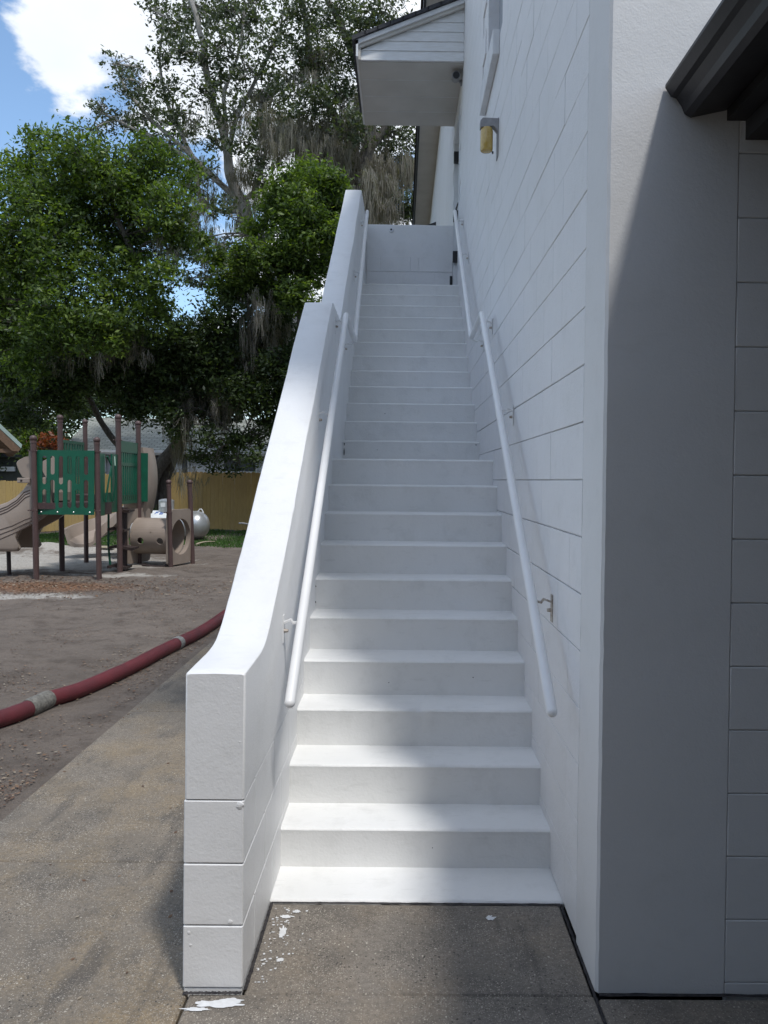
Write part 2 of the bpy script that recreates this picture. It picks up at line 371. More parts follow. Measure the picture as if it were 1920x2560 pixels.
ys = list(np.concatenate([np.arange(-4, 2.5, .4), np.arange(2.5, 18, .09), np.arange(18, 40, .4)]))
m = MB(); nx, ny = len(xs), len(ys)
m.v = [(x, y, gz(x, y)) for y in ys for x in xs]
m.f = [(j * nx + i, j * nx + i + 1, (j + 1) * nx + i + 1, (j + 1) * nx + i) for j in range(ny - 1) for i in range(nx - 1)]
tag(m.build('dirt_ground', M['dirt'], origin=(0, 0, 0), smooth=True, recalc=False), kind='structure')
m = MB(); m.box(-1.93, 9, -5, 30, -.34, -.06); tag(m.build('pavement_bed', M['blackgap'], origin=(0, 0, -.34)), kind='structure')
# concrete slabs
pav = tag(bpy.data.objects.new('pavement', None), kind='structure'); COL.objects.link(pav); BASE[pav.name] = Vector((0, 0, 0))
def slab(x0, x1, y0, y1, mat, z=0.0):
    m = MB(); m.cbox(x0, x1, y0, y1, -.08, z, .006); m.build('slab', mat, pav)
yb = [-4.9, -3.05, -.9, 1.25, 3.40, 5.56, 7.71, 9.86, 12.0, 14.2, 16.4, 18.6, 20.8, 23]
for a, b in zip(yb, yb[1:]): slab(-1.93, -.708, a + .004, b - .004, M['walk'])
slab(-.70, .586, -4.9, -1.2, M['pad']); slab(-.70, .586, -1.19, 2.545, M['pad']); slab(-.528, .580, 2.547, 3.078, M['pad'])
for a, b in ((-4.9, -1.2), (-1.19, 2.535)):
    for x in (.595, 2.095, 3.595, 5.095): slab(x, x + 1.49, a, b, M['pad'])

# leaf litter and clods on the dirt
def scatter_flat(name, mat, n, region, size, label, cat, zf, up=.5, seed=3, aspect=.55, z_off=.01):
    rs = np.random.RandomState(seed); V = []; T = []
    cnt = 0
    while cnt < n:
        x, y = region(rs)
        if x is None: continue
        z = zf(x, y) + z_off; s = size * (.4 + 1.1 * rs.rand() ** 2); a = rs.rand() * 6.283; c, sn = math.cos(a), math.sin(a)
        tz = (rs.rand(4) - .3) * s * up
        for k, (u, w) in enumerate(((-1, 0), (0, -aspect), (1, 0), (0, aspect))):
            V.append((x + s * (u * c - w * sn), y + s * (u * sn + w * c), z + max(0, tz[k])))
        T.append(rs.rand()); cnt += 1
    return quads(name, V, T, mat)
def quads(name, V, T, mat, parent=None, n_per=4):
    V = np.asarray(V, dtype=np.float32).reshape(-1, 3); nq = len(V) // n_per
    me = bpy.data.meshes.new(name); me.vertices.add(len(V))
    b = np.array(BASE[parent.name] if parent is not None else (0, 0, 0), dtype=np.float32)
    me.vertices.foreach_set('co', (V - b).ravel())
    me.loops.add(nq * n_per); me.loops.foreach_set('vertex_index', np.arange(nq * n_per, dtype=np.int32))
    me.polygons.add(nq); me.polygons.foreach_set('loop_start', np.arange(0, nq * n_per, n_per, dtype=np.int32)); me.polygons.foreach_set('loop_total', np.full(nq, n_per, dtype=np.int32))
    me.update(calc_edges=True)
    at_ = me.attributes.new('tint', 'FLOAT', 'FACE'); at_.data.foreach_set('value', np.asarray(T, dtype=np.float32))
    me.materials.append(mat); o = bpy.data.objects.new(name, me); COL.objects.link(o)
    if parent is not None: o.parent = parent
    BASE[o.name] = Vector(b); return o
def reg_dirt(rs):
    y = 3.2 + 15 * rs.rand() ** 1.3; x = -2.0 - rs.rand() ** 1.2 * (y * .55 + .5)
    d = nz(x * .8, y * .8, 3) + .55 * nz(x * 2.5, y * 2.5, 9)
    if rs.rand() > max(.03, min(1, .25 + 1.4 * d)): return None, None
    return x, y
tag(scatter_flat('leaf_litter', M['litter'], 17000, reg_dirt, .011, '', '', gz), kind='stuff')
def reg_walk(rs):
    y = 2.2 + 5 * rs.rand(); x = -.75 - rs.rand() * 1.18
    if rs.rand() > .25 and x > -1.86: return None, None
    return x, y
tag(scatter_flat('leaf_debris', M['litter'], 160, reg_walk, .009, '', '', lambda x, y: 0.0, .5, 5, z_off=.002), kind='stuff')
def reg_orange(rs): return -5.3 + rs.randn() * 1.3, 11.8 + rs.randn() * .6
tag(scatter_flat('wood_chips', M['litter'], 3500, reg_orange, .022, '', '', gz, .8, 8), kind='stuff')
# clods of earth
m = MB(); rs = np.random.RandomState(11); n = 0
while n < 900:
    y = 3.3 + 13 * rs.rand() ** 1.5; x = -2.0 - rs.rand() ** 1.8 * (y * .5)
    if nz(x * 1.1, y * 1.1, 3) < .05 and rs.rand() > .2: continue
    r = .004 + .018 * rs.rand() ** 4; z = gz(x, y)
    vs = [(x + r * (rs.rand() - .5) + dx * r, y + dy * r, z + dz * r) for dx, dy, dz in ((1, 0, 0), (0, 1, 0), (-1, 0, 0), (0, -1, 0), (.2, .1, .8))]
    m.add(vs, [(0, 1, 4), (1, 2, 4), (2, 3, 4), (3, 0, 4)]); n += 1
tag(m.build('earth_clods', M['dirt'], origin=(0, 0, 0), recalc=False), kind='stuff')
# grass strip before the fence
rs = np.random.RandomState(21); V = []; T = []
cnt = 0
while cnt < 42000:
    x = -15 + 14 * rs.rand(); y = 18 + 6.8 * rs.rand()
    edge = 18.9 + .5 * nz(x * .8, 0, 2) + .18 * (-x - 8 if x < -8 else 0)
    if y < edge + .3 * rs.rand(): continue
    if nz(x * .7, y * .7, 6) < -.25 and rs.rand() > .3: continue
    h = .03 + .05 * rs.rand(); a = rs.rand() * 6.28; w = .012; z = gz(x, y) - .01
    dx, dy = math.cos(a) * w, math.sin(a) * w; lx, ly = (rs.rand() - .5) * h, (rs.rand() - .5) * h
    V += [(x - dx, y - dy, z), (x + dx, y + dy, z), (x + dx * .2 + lx, y + dy * .2 + ly, z + h), (x - dx * .2 + lx, y - dy * .2 + ly, z + h)]; T.append(rs.rand()); cnt += 1
tag(quads('grass', V, T, M['grass']), kind='stuff')

# ------------------------------------------------------------------ building on the right
WX = .592; CY = 2.56; CH = .2032; Z0 = .017
bld = thing('building', 'tall white painted concrete block building rising along the right side of the stairs', 'building', (WX, CY, 0))
m = MB(); XB = WX + .012
# backing masonry of the stair side, built round the window and the door openings
WY0, WY1, WZ0, WZ1 = 5.46, 6.38, 4.73, 6.15; DY0, DY1, DZ0, DZ1 = 9.42, 10.32, 3.93, 6.0
for (y0, y1, z0, z1) in ((2.83, WY0, 0, 8.2), (WY0, WY1, 0, WZ0), (WY0, WY1, WZ1, 8.2), (WY1, DY0, 0, 8.2), (DY0, DY1, 0, DZ0), (DY0, DY1, DZ1, 8.2), (DY1, 26, 0, 8.2)):
    m.box(XB, XB + .22, y0, y1, z0, z1)
m.box(XB + .22, 9, 2.80, 26, 0, 8.2)
m.build('wall', M['wall'], bld)
# smooth plastered corner pier, edges a little ragged
rings = []
zz = list(np.arange(0, 8.2, .05)) + [8.2]
for z in zz:
    e = .0022 * nz(z * 17, 1) + .0015 * nz(z * 53, 5); b = .035 * smooth01((.55 - z) / .55) * 0
    x0, y0 = WX + e, CY + .002 * nz(z * 5, 9)
    rings.append([(x0, y0 + .009, z), (x0 + .009, y0, z), (1.003, y0, z), (1.006, y0 + .003, z), (1.006, 2.80, z), (x0 + .004, 2.845, z), (x0, 2.84, z)])
m = MB(); m.loft(rings); m.build('corner_pier', M['stucco'], bld, smooth=True)
# block faces of the stair side
def nose_z(y):
    if y < 3.34: return 0
    if y < 5.57: return .178 * (1 + int((y - 3.34) / .248))
    if y < 6.57: return 1.78
    if y < 9.28: return min(3.916, 1.958 + .178 * int((y - 6.57) / .247))
    return 3.916
bmesh_cache = {}
def wall_block_mesh(kind, g, gh):
    key = (kind, g, gh)
    if key not in bmesh_cache:
        L = .4064 if kind == 'full' else .2032
        m = MB(); m.cbox(0, .02, g, L - g, gh, CH - gh, .0016); bmesh_cache[key] = m.mesh('block', M['wall'], recalc=True)
    return bmesh_cache[key]
stuff = MB(); nparts = 0
for k in range(0, 41):
    z = Z0 + k * CH - CH
    off = 0 if k % 2 == 0 else .2032
    gh = random.choice((.0012, .0018, .0026, .0034)) if k in (6, 7, 8, 9, 10, 11, 12, 13) else random.choice((.0008, .0012, .0018))
    y = 2.845
    first = True
    while y < 25.8:
        L = .4064 if not (first and off) else .2032
        y1 = y + L; zc, yc = z + CH / 2, y + L / 2
        skip = (y1 > WY0 - .01 and y < WY1 + .01 and z + CH > WZ0 + .01 and z < WZ1 - .01) or (y1 > DY0 and y < DY1 and z + CH > DZ0 and z < DZ1)
        if z < -.05: skip = True
        if not skip and z + CH <= 8.25:
            g = random.choice((.0004, .0006, .001, .0014, .0020)) if zc < 4.2 else random.choice((.0004, .0006, .001, .0012))
            g = round(g, 4)
            vis = yc < 6.9 and zc < 1.643 + .64 * yc + .2 and z + CH > nose_z(yc) - .05
            if vis and nparts < 298:
                xo = random.uniform(-.0008, .0012)
                inst('block', wall_block_mesh('full' if L > .3 else 'half', g, gh), (WX + xo - .0, y, z), bld); nparts += 1
            elif y1 < 25.9: stuff.cbox(WX, WX + .02, y + g, y1 - g, z + gh, z + CH - gh, .0014)
        y = y1; first = False
tag(stuff.build('block_field', M['wall'], bld), kind='stuff')
# front wall right of the pier
m = MB(); m.box(1.006, 9, 2.570, 2.80, 0, 8.2); m.build('front_wall', M['stucco'], bld)
m0 = MB(); m0.cbox(.0004, .4054, 0, .02, .001, CH - .001, .003); fb = m0.mesh('block', M['stucco'])
for k in range(16):
    for j in range(2): inst('block', fb, (1.0062 + j * .4064, 2.5605 + random.uniform(0, .002), -.19 + k * CH + .01 + .012), bld)
m = MB(); m.box(1.83, 9, 2.562, 2.5695, 0, 8.2); m.build('front_wall_face', M['stucco'], bld)
# main roof with soffit
m = MB(); m.box(.22, 9, 2.15, 26, 8.2, 8.23); m.build('soffit', M['soffit'], bld)
m = MB(); m.box(.185, .218, 2.11, 26.03, 8.18, 8.42); m.box(.22, 9, 2.11, 2.148, 8.18, 8.42); m.build('fascia', M['gutter'], bld)
m = MB(); m.prism([(.15, 8.425), (9, 8.425), (9, 10.6), (4.6, 10.6)], 'y', 2.05, 26.1); m.build('roof', M['shingle'], bld)
# lower roof corner seen beyond the top landing
m = MB(); m.prism([(.28, 6.72), (.59, 6.84), (.59, 6.78), (.28, 6.66)], 'y', 16.0, 19.0); m.build('lower_roof', M['shingle'], bld)
# window with recess, two boards and a deep white sill
win = MB().box(WX + .11, WX + .14, WY0, WY1, WZ0, WZ1).build('window', M['trimwhite'], bld)
m = MB(); m.box(WX + .092, WX + .109, WY0 + .03, WY1 - .03, WZ0 + .02, 5.05); m.build('pane', M['glass_dark'], win)
m = MB(); m.box(WX + .092, WX + .109, WY0 + .03, WY1 - .03, 5.07, WZ1 - .03); m.build('pane', M['glass_dark'], win)
m = MB(); m.cbox(WX - .048, WX - .001, 5.50, 6.42, 4.555, 4.725, .004); m.build('sill', M['trimwhite'], win)
# door on the top landing, frame, lever, hinges
door = MB().box(WX + .05, WX + .09, DY0 + .03, DY1 - .03, DZ0, DZ1 - .03).build('door', M['door'], bld)
m = MB(); m.box(WX - .004, WX + .10, DY0 - .02, DY0 + .028, DZ0, DZ1 + .02); m.box(WX - .004, WX + .10, DY1 - .028, DY1 + .02, DZ0, DZ1 + .02); m.box(WX - .004, WX + .10, DY0 + .028, DY1 - .028, DZ1 - .028, DZ1 + .02); m.build('frame', M['door'], door)
m = MB(); m.tube([(WX + .05, 9.53, 4.93), (WX - .0, 9.53, 4.95), (WX - .022, 9.53, 4.88), (WX - .022, 9.53, 4.78), (WX + .02, 9.53, 4.72)], .011, 8); m.build('handle', M['black'], door, smooth=True)
for z in (4.45, 4.97, 5.72): m = MB(); m.box(WX - .012, WX + .049, DY1 - .10, DY1 - .03, z, z + .13); m.build('hinge', M['black'], door)

# ------------------------------------------------------------------ small fixtures
def fixture(name, label, cat, loc): return thing(name, label, cat, loc)
j = fixture('wall_lamp', 'jar lamp with amber glass hanging from a grey arm on the white block wall', 'lamp', (WX, 5.54, 4.08))
JX, JY, JZ = .512, 5.52, 3.99
m = MB(); m.box(WX - .006, WX - .0005, 5.49, 5.58, 3.86, 4.12); m.build('back_plate', M['greymetal'], j)
m = MB(); m.prism([(JX - .046, 4.10), (JX - .046, 4.055), (JX + .045, 4.065), (WX - .006, 4.03), (WX - .006, 4.115), (JX - .03, 4.118)], 'y', 5.49, 5.55); m.build('arm', M['greymetal'], j)
m = MB(); n = 20
prof = [(0.0, 4.058), (.036, 4.058), (.040, 4.05), (.0435, 4.035), (.0435, 3.915), (.040, 3.902), (.030, 3.896), (0.0, 3.895)]
m.loft([[(JX + r * math.cos(a), JY + r * math.sin(a), z) for a in [2 * math.pi * i / n for i in range(n)]] for r, z in [(max(r, .001), z) for r, z in prof]]); m.build('glass_jar', M['glass_amber'], j, smooth=True)
m = MB(); m.tube([(JX + .043, JY, 3.9), (JX + .043, JY, 3.885)], .006, 8); m.build('knob', M['black'], j)

j = fixture('security_light', 'small grey round light with a dark lens under the porch roof soffit', 'light', (WX, 9.1, 6.2))
m = MB(); m.tube([(WX - .001, 9.12, 6.17), (WX - .02, 9.12, 6.17)], .035, 12); m.tube([(WX - .015, 9.12, 6.17), (WX - .06, 9.06, 6.19)], .012, 8); m.build('arm', M['greymetal'], j)
m = MB(); m.tube([(WX - .075, 9.12, 6.215), (WX - .075, 8.99, 6.19)], .047, 16); m.build('housing', M['greymetal'], j, smooth=True)
m = MB(); m.tube([(WX - .075, 8.992, 6.1905), (WX - .075, 8.982, 6.1885)], .038, 16); m.build('lens', M['black'], j, smooth=True)

# ------------------------------------------------------------------ porch roof over the top landing
pr = thing('porch_roof', 'small sloping porch roof with white lap siding and dark shingles over the top landing', 'porch roof', (0, 8.87, 6.28))
SX0, SX1, PY0, PY1, PZ = -.55, WX - .002, 8.87, 10.45, 6.28
def roof_z(x): return 6.46 + (x + .64) * (6.95 - 6.46) / (.59 + .64)
m = MB(); m.box(SX0, SX1, PY0 + .02, PY1, PZ - .012, PZ); m.build('soffit', M['soffit'], pr)
m = MB()
for k in range(3): y = PY0 + .40 + k * .39; m.box(SX0 + .01, SX1 - .002, y, y + .006, PZ - .0145, PZ - .0121)
m.build('soffit_seam', M['trimwhite'], pr)
for k in range(6):
    z0 = PZ + k * .107 - .004; z1 = z0 + .112
    # clip under the rake
    xl0 = max(SX0, -.64 + (z0 + .10 - 6.46) * 1.23 / .49); xl1 = max(SX0, -.64 + (z1 + .10 - 6.46) * 1.23 / .49)
    if xl0 > SX1 - .05: break
    poly = [(xl0, z0), (SX1, z0), (SX1, z1), (min(xl1, SX1 - .01), z1)]
    mm = MB(); a = [(x, PY0 - (.012 if z == z0 else .002), z) for x, z in poly]; b = [(x, PY0 + .018, z) for x, z in poly]
    mm.add(a + b, [(0, 1, 2, 3), (7, 6, 5, 4), (0, 4, 5, 1), (1, 5, 6, 2), (2, 6, 7, 3), (3, 7, 4, 0)]); mm.build('siding_board', M['siding'], pr)
def slope(m, x0, x1, off0, off1, y0, y1):
    P = [(x0, roof_z(x0) + off0), (x1, roof_z(x1) + off0), (x1, roof_z(x1) + off1), (x0, roof_z(x0) + off1)]; m.prism(P, 'y', y0, y1)
m = MB(); slope(m, -.60, SX1, -.062, -.012, 8.80, 8.822); m.build('rake_board', M['trimwhite'], pr)
m = MB(); slope(m, -.575, SX1, -.10, -.03, 8.822, 8.856); m.build('rake_trim', M['soffit'], pr)
m = MB(); m.box(-.60, -.576, 8.80, 10.47, 6.285, 6.462); m.build('fascia', M['trimwhite'], pr)
m = MB(); m.box(-.575, -.551, 8.83, 10.45, 6.265, 6.455); m.build('inner_fascia', M['soffit'], pr)
m = MB(); slope(m, -.57, SX1, -.029, -.011, 8.858, 10.45); m.build('roof_deck', M['soffit'], pr)
m = MB()
for k in range(9):
    x0 = -.645 + k * .138; x1 = min(x0 + .15, SX1); slope(m, x0, x1, -.010 + (.004 if k else 0), .036 - .004 * (k % 2), 8.775, 10.5)
m.build('shingles', M['shingle'], pr)

# ------------------------------------------------------------------ dark canopy and gutter, right
cp = thing('canopy', 'dark metal walkway canopy with a boxy gutter jutting in at the upper right', 'canopy', (.817, 2.5, 2.8))
gp = [(.817, 2.905), (.817, 2.895), (.835, 2.868), (.852, 2.862), (.870, 2.835), (.878, 2.815), (.897, 2.803), (1.01, 2.828), (1.01, 2.92), (1.0, 2.92), (1.0, 2.84), (.90, 2.815), (.888, 2.825), (.880, 2.845), (.862, 2.872), (.845, 2.88), (.829, 2.90), (.829, 2.905)]
m = MB(); m.prism(gp, 'y', -7.5, 2.548); m.build('gutter', M['gutter'], cp)
m = MB(); m.prism(gp[:8] + [(1.01, 2.83), (1.01, 2.905)], 'y', 2.5481, 2.554); m.build('end_cap', M['gutter'], cp)
m = MB(); m.box(1.012, 1.07, -7.5, 2.552, 2.795, 2.93); m.build('edge_beam', M['canopy'], cp)
m = MB()
for k in range(15):
    x = 1.075 + k * .30; m.prism([(x, 2.83), (x + .02, 2.83), (x + .05, 2.87), (x + .25, 2.87), (x + .28, 2.83), (x + .30, 2.83), (x + .30, 2.835), (x + .283, 2.835), (x + .253, 2.876), (x + .047, 2.876), (x + .017, 2.835), (x, 2.835)], 'y', -7.5, 2.55)
m.build('roof_pan', M['canopy'], cp)
cp.location += Vector((-.05, 0, -.022))
for k in range(8): m = MB(); m.box(1.075, 5.5, -7.4 + k * 1.40, -7.32 + k * 1.45, 2.74, 2.825); m.build('joist', M['canopy'], cp)
m = MB(); m.cbox(1.004 - .06, 1.045, 2.53, 2.559, 3.095, 3.13, .004); tag(m.build('conduit_box', M['trimwhite']), 'tiny white box fixed to the stucco just above the dark gutter', 'box')
# unseen wall, added beyond the covered walk to darken the recess
m = MB(); m.box(2.25, 2.45, -7.5, 2.55, 0, 2.73); tag(m.build('walk_shade_wall', simple('walk_shade_dark', (.035, .032, .032), .8, (.05, .045, .045), 5, .4, 40)), 'added unseen dark wall that shades the covered walk from its far side', 'wall')

m = MB(); m.box(-16, 7, -13, -7.6, -.3, 9.0); tag(m.build('rear_shade_block', simple('rear_shade_dark', (.055, .05, .05), .85, (.08, .075, .07), 4, .4, 40)), 'added unseen dark block behind the viewer that shades the front wall', 'building')  # unseen block, added behind the camera to keep sky light off the front wall
# ------------------------------------------------------------------ staircase
st = thing('staircase', 'steep white painted concrete staircase climbing between the low wall and the building', 'staircase', (0, 3.34, 0))
RZ = .178
def step(y0, y1, z0, z1, xl, xr, seed):
    n = 40; rings = []
    for i in range(n + 1):
        t = i / n; x = xl + (xr - xl) * t
        w = .0035 * nz(x * 6, seed * 3.7) + .0022 * nz(x * 23, seed * 1.9); wz = .0028 * nz(x * 5, seed * 2.3, 7) + .0012 * nz(x * 30, seed, 2)
        chip = 0
        if seed == 3: chip = .016 * math.exp(-((x - .055) / .03) ** 2)
        ys_, zt = y0 + w + chip, z1 + wz * .6
        rings.append([(x, y0 + .004, z0 - .02), (x, ys_ + .004, z1 - .03 - chip), (x, ys_, z1 - .011 - chip * .6), (x, ys_ + .004 , z1 - .004 - chip * .5), (x, ys_ + .013 + chip, zt), (x, y1, z1 + .0015 * nz(x * 3, seed)), (x, y1, z0 - .02)])
    m = MB(); m.loft(rings); return m
Y = 3.34
for k in range(1, 11):
    y0 = 3.34 + (k - 1) * .248; y1 = y0 + .30 if k < 10 else 6.60
    step(y0, y1, (k - 1) * RZ, k * RZ, -.545, .604, k).build('step' if k < 10 else 'middle_landing', M['step'], st, smooth=True)
for k in range(11, 23):
    y0 = 6.57 + (k - 11) * .2464; y1 = y0 + .30 if k < 22 else 10.42
    step(y0, y1, (k - 1) * RZ, k * RZ, -.556, .604, k).build('step' if k < 22 else 'top_landing', M['step'], st, smooth=True)
m = MB(); m.box(-.53, .59, 6.9, 10.5, 0, 1.9); m.box(-.53, .59, 4.5, 6.9, 0, .8); m.build('stair_core', M['step'], st)
m = step(3.09, 3.36, -.05, .012, -.540, .600, 31); m.build('foot_pad', M['step'], st, smooth=True)
# black joint below the pad and dirt-black joints along both walls
def ragged(name, pts, wid, z, parent, mat, seed=1, amp=.35):
    m = MB(); n = 60; A, B = Vector(pts[0]), Vector(pts[1]); d = (B - A); p = Vector((-d.y, d.x, 0)).normalized(); vs = []
    for i in range(n + 1):
        t = i / n; c = A + d * t; w1 = wid * (1 + amp * 2 * nz(t * 31, seed)); w2 = wid * (1 + amp * 2 * nz(t * 27, seed + 5))
        vs += [(c.x - p.x * w1, c.y - p.y * w1, z), (c.x + p.x * w2, c.y + p.y * w2, z)]
    m.add(vs, [(2 * i, 2 * i + 1, 2 * i + 3, 2 * i + 2) for i in range(n)]); return m.build(name, mat, parent)
ragged('sealant', [(-.528, 3.080, 0), (.585, 3.080, 0)], .006, .0035, pav, M['blackgap'], 2)
ragged('sealant', [(.585, 2.40, 0), (.586, 3.08, 0)], .0045, .0045, pav, M['blackgap'], 4)
ragged('sealant', [(-.527, 2.56, 0), (-.527, 3.08, 0)], .006, .0042, pav, M['blackgap'], 6)
ragged('sealant', [(-.72, 2.540, 0), (-.535, 2.543, 0)], .007, .0055, pav, M['blackgap'], 9)
ragged('sealant', [(.60, 2.548, 0), (3.0, 2.548, 0)], .007, .0030, pav, M['blackgap'], 12)
m = MB(); m.box(.586, .595, -4.9, 2.54, -.06, -.012); m.build('joint_filler', M['blackgap'], pav)

# spilt paint (thin patches on the slabs)
def spill(cx, cy, rx, ry, seed, z=.003, spiky=.5, holes=False):
    n = 40; pts = []
    for i in range(n):
        a = 2 * math.pi * i / n; r = 1 + spiky * nz(math.cos(a) * 2.2 + seed, math.sin(a) * 2.2) + .35 * spiky * nz(math.cos(a) * 8 + seed, math.sin(a) * 8)
        pts.append((cx + rx * r * math.cos(a), cy + ry * r * math.sin(a)))
    m = MB(); m.add([(cx, cy, z + .001)] + [(x, y, z) for x, y in pts], [(0, 1 + i, 1 + (i + 1) % n) for i in range(n)]); return m.build('paint_spill', M['spill'], pav)
rs = random.Random(5)
spill(-.60, 2.492, .068, .016, 1.3, spiky=.5); spill(-.66, 2.468, .04, .009, 8.1, spiky=.5); spill(-.56, 2.508, .035, .013, 4.2, spiky=.4)
spill(-.455, 2.885, .014, .03, 2.2, spiky=.8); spill(.30, 2.985, .018, .016, 3.3, spiky=.9); spill(-.46, 2.985, .02, .012, 9.1); spill(-.425, 3.02, .014, .010, 7.1); spill(-.44, 2.72, .012, .010, 6.1)
for i in range(70): 
    x = -.51 + abs(rs.gauss(0, .05)); y = rs.uniform(2.6, 3.05); spill(x, y, rs.uniform(.0015, .006), rs.uniform(.0015, .005), i * 1.7, spiky=.6)

# paint chips and scuffs on the stairs
def chip(x, y, z, w, h, seed, side=0):
    m = MB(); n = 9; P = [(math.cos(2 * math.pi * i / n) * w * (1 + .6 * nz(i * 1.7, seed)), math.sin(2 * math.pi * i / n) * h * (1 + .6 * nz(i * 2.3, seed, 3))) for i in range(n)]
    if side == 0: m.prism([(x + a, z + b) for a, b in P], 'y', y - .0015, y)
    else: m.prism([(y + a, z + b) for a, b in P], 'x', x, x + .0015)
    m.build('paint_chip', M['blackgap'], st)
for q in ((-.522, 6.565, 1.86, .004, .028, 1), (-.520, 6.566, 1.925, .003, .012, 2), (-.10, 4.076, .60, .0025, .0025, 3), (-.532, 4.575, .93, .004, .006, 4), (-.531, 4.577, 1.02, .003, .004, 5), (.33, 4.075, .63, .003, .003, 6), (-.20, 7.05, 2.22, .004, .003, 7), (.10, 3.336, .10, .002, .002, 8), (.565, 6.566, 1.93, .007, .003, 9), (-.25, 6.565, 1.88, .003, .003, 10)): chip(*q)
# ------------------------------------------------------------------ left parapet wall
pw = thing('parapet_wall', 'thick white low wall with sloping top on the left edge of the stairs', 'wall', (-.63, 2.553, 0))
PT = [(2.553, 1.018), (2.84, 1.024), (2.93, 1.035), (3.03, 1.075), (3.14, 1.145), (3.25, 1.222), (5.47, 2.835), (5.56, 2.858), (6.30, 2.86)]
def par_loft(tab, y0, y1, xo, xi_top, xi_bot, zb, stepy, front_r=False):
    rings = []; n = int((y1 - y0) / stepy) + 1
    for i in range(n + 1):
        y = y0 + (y1 - y0) * i / n; zt = lerp_tab(tab, y)
        s = 1.0
        zt += .004 * nz(y * 2.3, 3) + .0015 * nz(y * 12, 6); a = .006 * nz(y * 1.9, 1) + .002 * nz(y * 11, 4); b = .006 * nz(y * 2.1, 11) + .002 * nz(y * 13, 14)
        if y < 2.9: a *= .3; b *= .3
        c = .007; base = zb(y) if callable(zb) else zb
        xo_t = xo + a; xi_t = xi_top + b
        rings.append([(xo, y, base), (xo_t, y, zt - c), (xo_t + c * .35, y, zt - c * .3), (xo_t + c, y, zt), ((xo_t + xi_t) / 2, y, zt + .002), (xi_t - c, y, zt), (xi_t - c * .3, y, zt - c * .35), (xi_t, y, zt - c), (xi_bot, y, base)])
    # rounded front corners
    if front_r:
        r0 = [(p[0] + (.006 if i < 4 else -.006 if i > 4 else 0), y0 - .006, p[2] - (.004 if 1 < i < 7 else 0)) for i, p in enumerate(rings[0])]; rings.insert(0, r0)
    m = MB(); m.loft(rings); return m
par_loft(PT, 2.559, 6.31, -.722, -.532, -.534, lambda y: .617 if y < 4.20 else .0, .05, True).build('wall_top', M['white'], pw, smooth=True)
UT = [(6.26, 2.835), (9.24, 4.985), (9.32, 5.0), (11.2, 5.0)]
par_loft(UT, 6.27, 11.1, -.730, -.545, -.524, 0.0, .06).build('upper_wall', M['white'], pw, smooth=True)
m = MB(); m.box(-.716, -.540, 2.575, 4.21, 0.0, .616); m.build('wall_core', M['white'], pw)
zc = [.012, .213, .411, .614]
rs = random.Random(3)
for k in range(3):
    off = 0 if k % 2 == 1 else .1
    ycur = 2.553; first = True
    while ycur < 4.19:
        L = (.2 if (first and k % 2 == 0) else .4); y1 = min(ycur + L, 4.2)
        n = 14; rings = []
        # hand-worn block: chamfered, with ragged front edges
        g = .0035 if first else .0012
        m = MB(); m.cbox(-.7245, -.5345, ycur + (.0 if first else .0012), y1 - .0012, zc[k] + .0015, zc[k + 1] - .0015, .0035 if first else .0022)
        m.build('block', M['white'], pw); ycur = y1; first = False
m = MB(); m.cbox(-.7215, -.5375, 2.556, 4.2, -.06, .0132, .003); m.build('footing', M['white'], pw)
for (x, z, s) in ((-.547, .598, .014), (-.705, .19, .008), (-.575, .225, .010), (-.7, .15, .007), (-.555, .97, .005), (-.60, .93, .004), (-.549, .80, .006)):
    m = MB(); m.ball((x, 2.556, z), s, 7, 5, .8); 
    m.v = [(p[0] + s * .3 * nz(p[0] * 200, p[2] * 200), 2.553 + (p[1] - 2.553) * .35, p[2] + s * .3 * nz(p[2] * 150, p[0] * 90)) for p in m.v]; m.build('mortar_lump', M['white'], pw)
# end wall across the top landing
ew = thing('landing_end_wall', 'white block wall closing the far end of the top landing', 'wall', (0, 10.4, 3.9))
m = MB(); n = 30
m.loft([[(x, 10.404, 3.7), (x, 10.404 , 4.955 + .004 * nz(x * 4)), (x, 10.411, 4.965 + .004 * nz(x * 4)), (x, 10.60, 4.965 + .003 * nz(x * 4)), (x, 10.60, 3.7)] for x in [-.54 + (WX - .002 + .54) * i / n for i in range(n + 1)]]); m.build('wall_top', M['wall'], ew)
rows = [(4.352, 4.553, (-.535, -.36, .036, .146, .59)), (4.148, 4.350, (-.535, -.16, -.05, .35, .59)), (3.93, 4.146, (-.535, -.3, .1, .59))]
for z0, z1, xs_ in rows:
    for a, b in zip(xs_, xs_[1:]): m = MB(); m.cbox(a + .0025, b - .0025, 10.396, 10.41, z0 + .003, z1 - .003, .002); m.build('block', M['wall'], ew)
m = MB(); m.tube([(-.218, 10.403, 4.895), (-.218, 10.385, 4.895)], [.034, .030], 20); m.build('drain_collar', M['trimwhite'], ew, smooth=True)
m = MB(); m.tube([(-.218, 10.3855, 4.895), (-.218, 10.383, 4.895)], .013, 12); m.build('drain_hole', M['black'], ew)
m = MB(); m.box(.553, .588, 10.394, 10.3975, 4.15, 4.305); m.build('black_slot', M['black'], ew)

